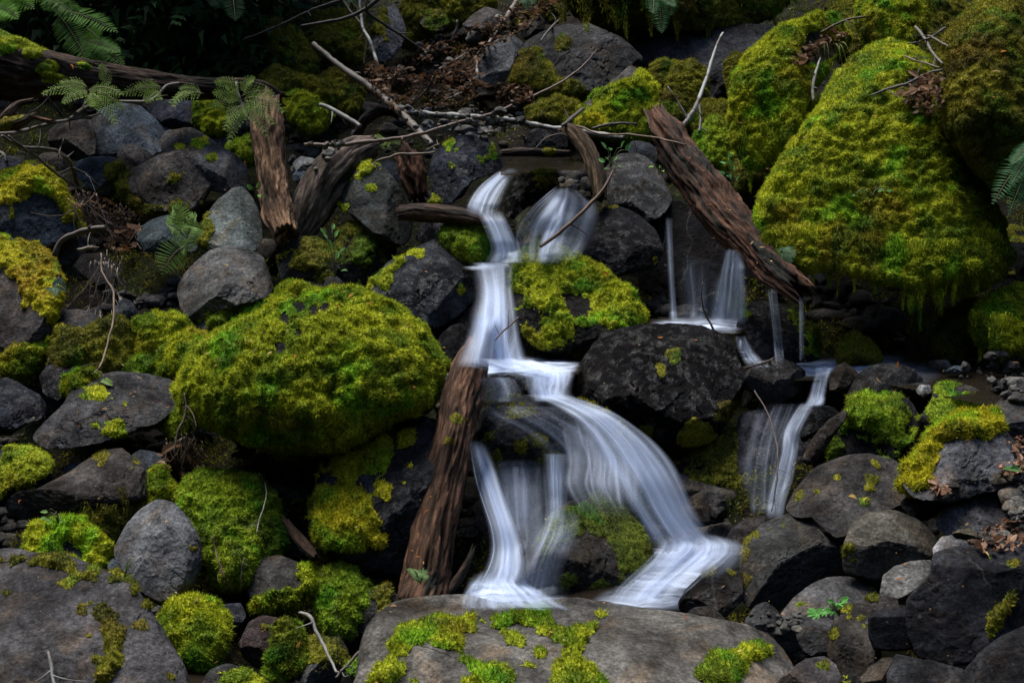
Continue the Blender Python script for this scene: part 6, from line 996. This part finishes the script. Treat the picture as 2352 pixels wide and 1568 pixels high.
grass("drooping pale grass on the round green moss boulder", 'C', [(980,300,990,440),(1000,295,1020,450),(1060,300,1110,460),(1080,300,1140,440),(970,310,940,400),(1090,310,1090,430),(1100,290,1165,380)], (.16,.18,.06), 3)

# dark conifers beyond the log
def conifer(label, px, py, Y, n, wpx, hpx, seed):
    rng = np.random.default_rng(seed); zb = at(px, py + hpx, Y); base = np.array([zb[0], zb[1], zb[2]]); hgt = 3.0
    r = empty("conifer", base, label, "conifer"); top = base + np.array([0, .1, hgt]); t = np.linspace(0, 1, 20)[:, None]; V, F, uv = tube(base * (1 - t) + top * t, np.linspace(.045, .012, 20), 12); mk("trunk", V, F, M_WOOD, r, uv=uv, color=(.02, .015, .012, .1))
    acc = newacc()
    for k in range(n):
        h = (k + .5) / n; A = base * (1 - h) + top * h; a = k * 2.4 + rng.normal() * .3; L = wpx * Y / FPX * rng.uniform(.7, 1.15) * (1.1 - .45 * h)
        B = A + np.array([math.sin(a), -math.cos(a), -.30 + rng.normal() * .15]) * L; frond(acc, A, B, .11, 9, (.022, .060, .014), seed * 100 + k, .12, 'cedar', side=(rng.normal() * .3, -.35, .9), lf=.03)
    q = 5200; h = rng.random(q) ** .8; a = rng.uniform(0, 6.283, q); rr = wpx * Y / FPX * np.sqrt(rng.random(q)) * (1.05 - .45 * h)  # dense leaves up past the frame top, added to shade the hollow
    P = base + np.stack([np.sin(a) * rr, -np.cos(a) * rr, h * hgt - rr * .3], 1); nn = np.stack([np.sin(a) * .8, -np.cos(a) * .8, np.full(q, .1)], 1)
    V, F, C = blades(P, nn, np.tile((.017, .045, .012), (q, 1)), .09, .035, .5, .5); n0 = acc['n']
    acc['V'] += list(V); acc['C'] += list(C); tri = F + n0
    me_V = np.array(acc['V']); mk("crown", me_V, np.concatenate([np.array(acc['F']), tri]), M_LEAF, r, smooth=False, col=np.array(acc['C'])); return r
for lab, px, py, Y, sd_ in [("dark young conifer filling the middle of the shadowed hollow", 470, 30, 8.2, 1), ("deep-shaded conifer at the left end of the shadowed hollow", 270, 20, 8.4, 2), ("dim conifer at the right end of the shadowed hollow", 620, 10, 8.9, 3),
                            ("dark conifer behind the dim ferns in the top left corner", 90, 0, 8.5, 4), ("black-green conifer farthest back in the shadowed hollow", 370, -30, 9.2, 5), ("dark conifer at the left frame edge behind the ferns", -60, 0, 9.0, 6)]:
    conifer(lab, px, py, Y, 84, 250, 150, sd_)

# ------------------------------------------------------------------ leaf litter, bud scales, gravel
def inpoly(poly, n, rng):
    x0, y0 = poly.min(0); x1, y1 = poly.max(0); o = np.empty((0, 2))
    while len(o) < n:
        q = rng.uniform((x0, y0), (x1, y1), (n * 3, 2)); o = np.r_[o, q[poly_sd(q[:, 0], q[:, 1], poly) > 0]]
    return o[:n]
def litter(name, label, cat, regions, cols, size, seed, lift=.012, aspect=.5):
    rng = np.random.default_rng(seed); acc = newacc()
    for crop, poly, n in regions:
        q = inpoly(cv(crop, poly), n, rng) if isinstance(poly[0], tuple) and n else cv(crop, poly)
        P = at(q[:, 0], q[:, 1], zat(q[:, 0], q[:, 1]) - lift * rng.uniform(.3, 1.6, len(q)))
        for p in P:
            D = rng.normal(size=3) * np.array([1, 1, .45]); nn = np.array([0, -.35, .9]) + rng.normal(size=3) * .4; l = size * .8 * math.exp(rng.normal() * .45)
            leafmesh(acc, p, D, nn, l, l * aspect * rng.uniform(.6, 1.3), np.array(cols[rng.integers(len(cols))]) * rng.uniform(.7, 1.25), rng.uniform(-.7, .9))
    o = emit(acc, name); return tag(o, label, cat, kind='stuff')
BROWN = [(.13,.07,.04), (.10,.055,.03), (.17,.10,.06), (.085,.05,.035), (.15,.075,.035), (.2,.13,.08)]
litter("leaf_litter", "brown dead leaves covering the slope at top centre", "leaf litter", [('B', [(420,480),(560,330),(900,200),(1100,120),(1250,-30),(1460,-30),(1400,90),(1230,220),(1000,330),(940,420),(950,570),(1060,600),(1250,590),(1320,660),(1250,700),(1000,700),(700,740),(480,720),(300,640),(200,500)], 2600), ('B', [(150,430),(420,420),(480,720),(420,780),(200,640)], 420), ('B', [(960,560),(1300,590),(1340,680),(1150,720),(960,690)], 350)], BROWN, .026, 1)
litter("leaf_litter", "pinkish dry leaves among the pebbles at the right edge", "leaf litter", [('I', [(1960,600),(2060,540),(2200,470),(2352,440),(2400,600),(2300,650),(2050,660)], 150), ('I', [(2180,60),(2352,20),(2352,110),(2250,160)], 60), ('I', [(1700,240),(1760,210),(1840,230),(1830,270)], 34), ('F', [(2240,1480),(2352,1420),(2352,1568),(2290,1568)], 26)], [(.30,.17,.11),(.22,.12,.075),(.15,.08,.05),(.36,.23,.16)], .023, 2, aspect=.6)
litter("leaf_litter", "dead brown leaves caught in the root tangle", "leaf litter", [('A', [(480,1350),(700,1330),(800,1430),(980,1450),(960,1568),(850,1600),(600,1500)], 260), ('D', [(640,0),(960,0),(950,60),(850,190),(700,150)], 130), ('G', [(1080,0),(1320,-30),(1310,90),(1220,160),(1120,60)], 90)], BROWN, .03, 3, lift=.11)
litter("leaf_litter", "nest of dead leaves on the great moss boulder", "leaf litter", [('C', [(1480,640),(1640,520),(1780,490),(1790,740),(1700,790),(1600,720)], 240), ('C', [(760,400),(860,320),(960,240),(1140,220),(1160,270),(980,330),(880,420),(780,440)], 130)], BROWN + [(.28,.18,.11)], .028, 4, lift=.04)
SC_ = {'D': [(480,1300),(740,1258),(730,1310),(930,1140),(900,1145),(925,1165),(1060,1080),(1140,1112),(1065,1200),(965,1050),(650,1095),(535,1365),(850,960),(545,1490),(1145,622),(1155,700),(1440,870),(1490,930),(1460,960),(1610,1115),(1690,800),(1860,860),(1910,650),(2020,640),(1965,705),(2280,605),(2020,880),(1990,950),(2200,710),(2300,550),(310,1298),(1160,1235),(530,1260)],
 'E': [(705,425),(580,310),(550,130),(150,550),(200,540),(180,625),(290,600),(445,680),(500,1095),(150,1515),(210,290),(1425,185),(1635,298),(1575,318),(1800,325),(1780,510),(100,500),(1720,1275),(2210,760),(640,1325),(90,470),(1660,130)],
 'F': [(1340,1038),(1835,938),(1410,1160),(1380,1190),(1475,1130),(1225,1220),(1800,1000),(1480,975),(65,800),(100,785),(480,70),(240,90),(530,260),(540,150),(2080,950),(2270,940),(480,130),(2305,1330),(520,290),(620,240)],
 'G': [(1135,230),(145,315),(260,840),(1855,420),(2230,155),(1130,460),(2180,825),(1355,1440),(1460,1435),(2025,1325),(2140,1308),(2210,1215),(1310,158),(1550,685)],
 'H': [(55,195),(150,220),(610,300),(580,405),(525,550),(515,700),(485,655),(905,1105),(1410,1250),(1430,1215),(1815,1020),(1775,1110),(1700,1130),(1500,1360),(1400,1545),(1700,1465),(340,1045),(1540,1270),(260,1558)],
 'I': [(1130,65),(1150,290),(1250,320),(515,430),(750,385),(1555,745),(1535,850),(380,1150),(430,1152),(45,1130),(2080,665),(2005,690),(690,1090),(420,1335),(310,900),(240,1450),(1345,1400)],
 'C': [(1000,240),(870,235),(820,330),(1345,440),(1370,435),(2190,360),(2200,490),(2300,510),(1340,790),(1100,960),(860,940),(1830,1000),(310,1420),(180,1400),(350,1435),(60,1080),(160,1160)],
 'A': [(595,890),(1670,1130),(1530,1300),(480,440),(560,1430),(950,1440)]}
litter("bud_scales", "orange and tan bud scales scattered over the rocks and moss", "bud scales", [(k, v, 0) for k, v in SC_.items()], [(.55,.25,.05),(.45,.17,.04),(.6,.42,.14),(.55,.36,.2),(.35,.13,.05)], .020, 5, lift=.02, aspect=.3)
_r = np.random.default_rng(77); more = []
for k, n in (('D', 40), ('E', 22), ('H', 24), ('I', 24), ('C', 40), ('G', 24), ('F', 14)): more.append((k, [(100,100),(2250,100),(2250,1500),(100,1500)], n))
litter("bud_scales", "tiny dry needles and flecks sprinkled over rocks and moss", "bud scales", more, [(.4,.22,.08),(.3,.2,.1),(.5,.38,.18)], .010, 6, lift=.018, aspect=.35)
def gravel(label, regions, seed, size=.02):
    rng = np.random.default_rng(seed); U, F = ico(3); Vs, Fs, off = [], [], 0
    for crop, poly, n in regions:
        q = inpoly(cv(crop, poly), n, rng); z = zat(q[:, 0], q[:, 1])
        for (x, y), d in zip(q, z):
            r = size * min(2.4, .55 * math.exp(rng.normal() * .55)); d = d + r * .3; sc = rng.uniform(.6, 1.2, 3) * np.array([1.1, 1, .8]); v = U * (1 + .18 * fbm(U, 1.3, 2, rng.uniform(0, 90)))[:, None]
            for k in range(9):
                m = rng.normal(size=3); m /= np.linalg.norm(m); e = np.maximum(v @ m - rng.uniform(.5, .8), 0); v = v - e[:, None] * m
            Vs.append(at(x, y, d) + v * sc * r); Fs.append(F + off); off += len(U)
    V = np.concatenate(Vs); o = mk("gravel", V, np.concatenate(Fs), M_ROCK, color=(.12, .115, .105, .15)); tag(o, label, "gravel", kind='stuff'); zadd(V)
gravel("small loose stones between the leaves of the litter slope", [('B', [(420,480),(700,300),(1250,0),(1400,50),(1000,330),(940,600),(1250,600),(1250,850),(500,900),(200,560)], 240), ('B', [(450,740),(1250,760),(1300,980),(650,930)], 90), ('A', [(1960,1000),(2200,950),(2352,950),(2300,1080),(2000,1260)], 40)], 1)
gravel("pebbles and chips on the bank at the right edge", [('I', [(1840,220),(2352,100),(2380,560),(2200,640),(1950,620),(2240,500),(2280,330),(2180,180)], 130), ('F', [(1680,880),(2352,860),(2352,1230),(2150,1120),(1800,1000)], 70), ('I', [(420,1080),(800,1090),(830,1300),(700,1250)], 24)], 2)

# rubble and low moss on the soil wherever it shows between the rocks
_rg = np.random.default_rng(91); _q = _rg.uniform((-60, -20), (2420, 1600), (60000, 2)); _i = (_q[:, 1] // CELL).astype(int) + 20; _j = (_q[:, 0] // CELL).astype(int) + 18
_f = (ZB[_i, _j] > ZB0[_i, _j] - .02) & ~((_q[:, 0] < 640) & (_q[:, 1] < 190)); _q = _q[_f]; _d = ground_depth(_q[:, 0], _q[:, 1])
_k = fbm(at(_q[:, 0], _q[:, 1], _d), 3.0, 3, 40); _s = _k < -.16
def rubble(label, q, d, n, size, seed):
    rng = np.random.default_rng(seed); t = rng.choice(len(q), min(n, len(q)), replace=False); U, F = ico(3); Vs, Fs, off = [], [], 0
    for (x, y), dd in zip(q[t], d[t]):
        r = size * min(2.6, .55 * math.exp(rng.normal() * .6)); sc = rng.uniform(.6, 1.25, 3) * np.array([1.1, 1, .75]); v = U.copy()
        for k in range(10):
            m = rng.normal(size=3); m /= np.linalg.norm(m); e = np.maximum(v @ m - rng.uniform(.5, .85), 0); v = v - e[:, None] * m
        Vs.append(at(x, y, dd) + v * sc * r); Fs.append(F + off); off += len(U)
    V = np.concatenate(Vs); o = mk("rubble", V, np.concatenate(Fs), M_ROCK, color=(.05, .048, .046, .3)); tag(o, label, "rubble", kind='stuff')
rubble("dark stony rubble on the soil in the gaps between the boulders", _q[_s], _d[_s], 900, .045, 92)
_m = ~_s; _P = at(_q[_m, 0], _q[_m, 1], _d[_m]); _P = np.repeat(_P, 5, 0) + _rg.normal(size=(5 * len(_P), 3)) * np.array([.02, .02, .012])
_V, _F, _C = blades(_P, np.tile((0, -.5, .8), (len(_P), 1)), moss_col(_P, 'o', 60) * .9, .02, .006, 0, .8)
tag(mk("ground_moss", _V, _F, M_MOSS, smooth=False, col=_C), "low dark moss growing on the soil between the boulders", "moss", kind='stuff')
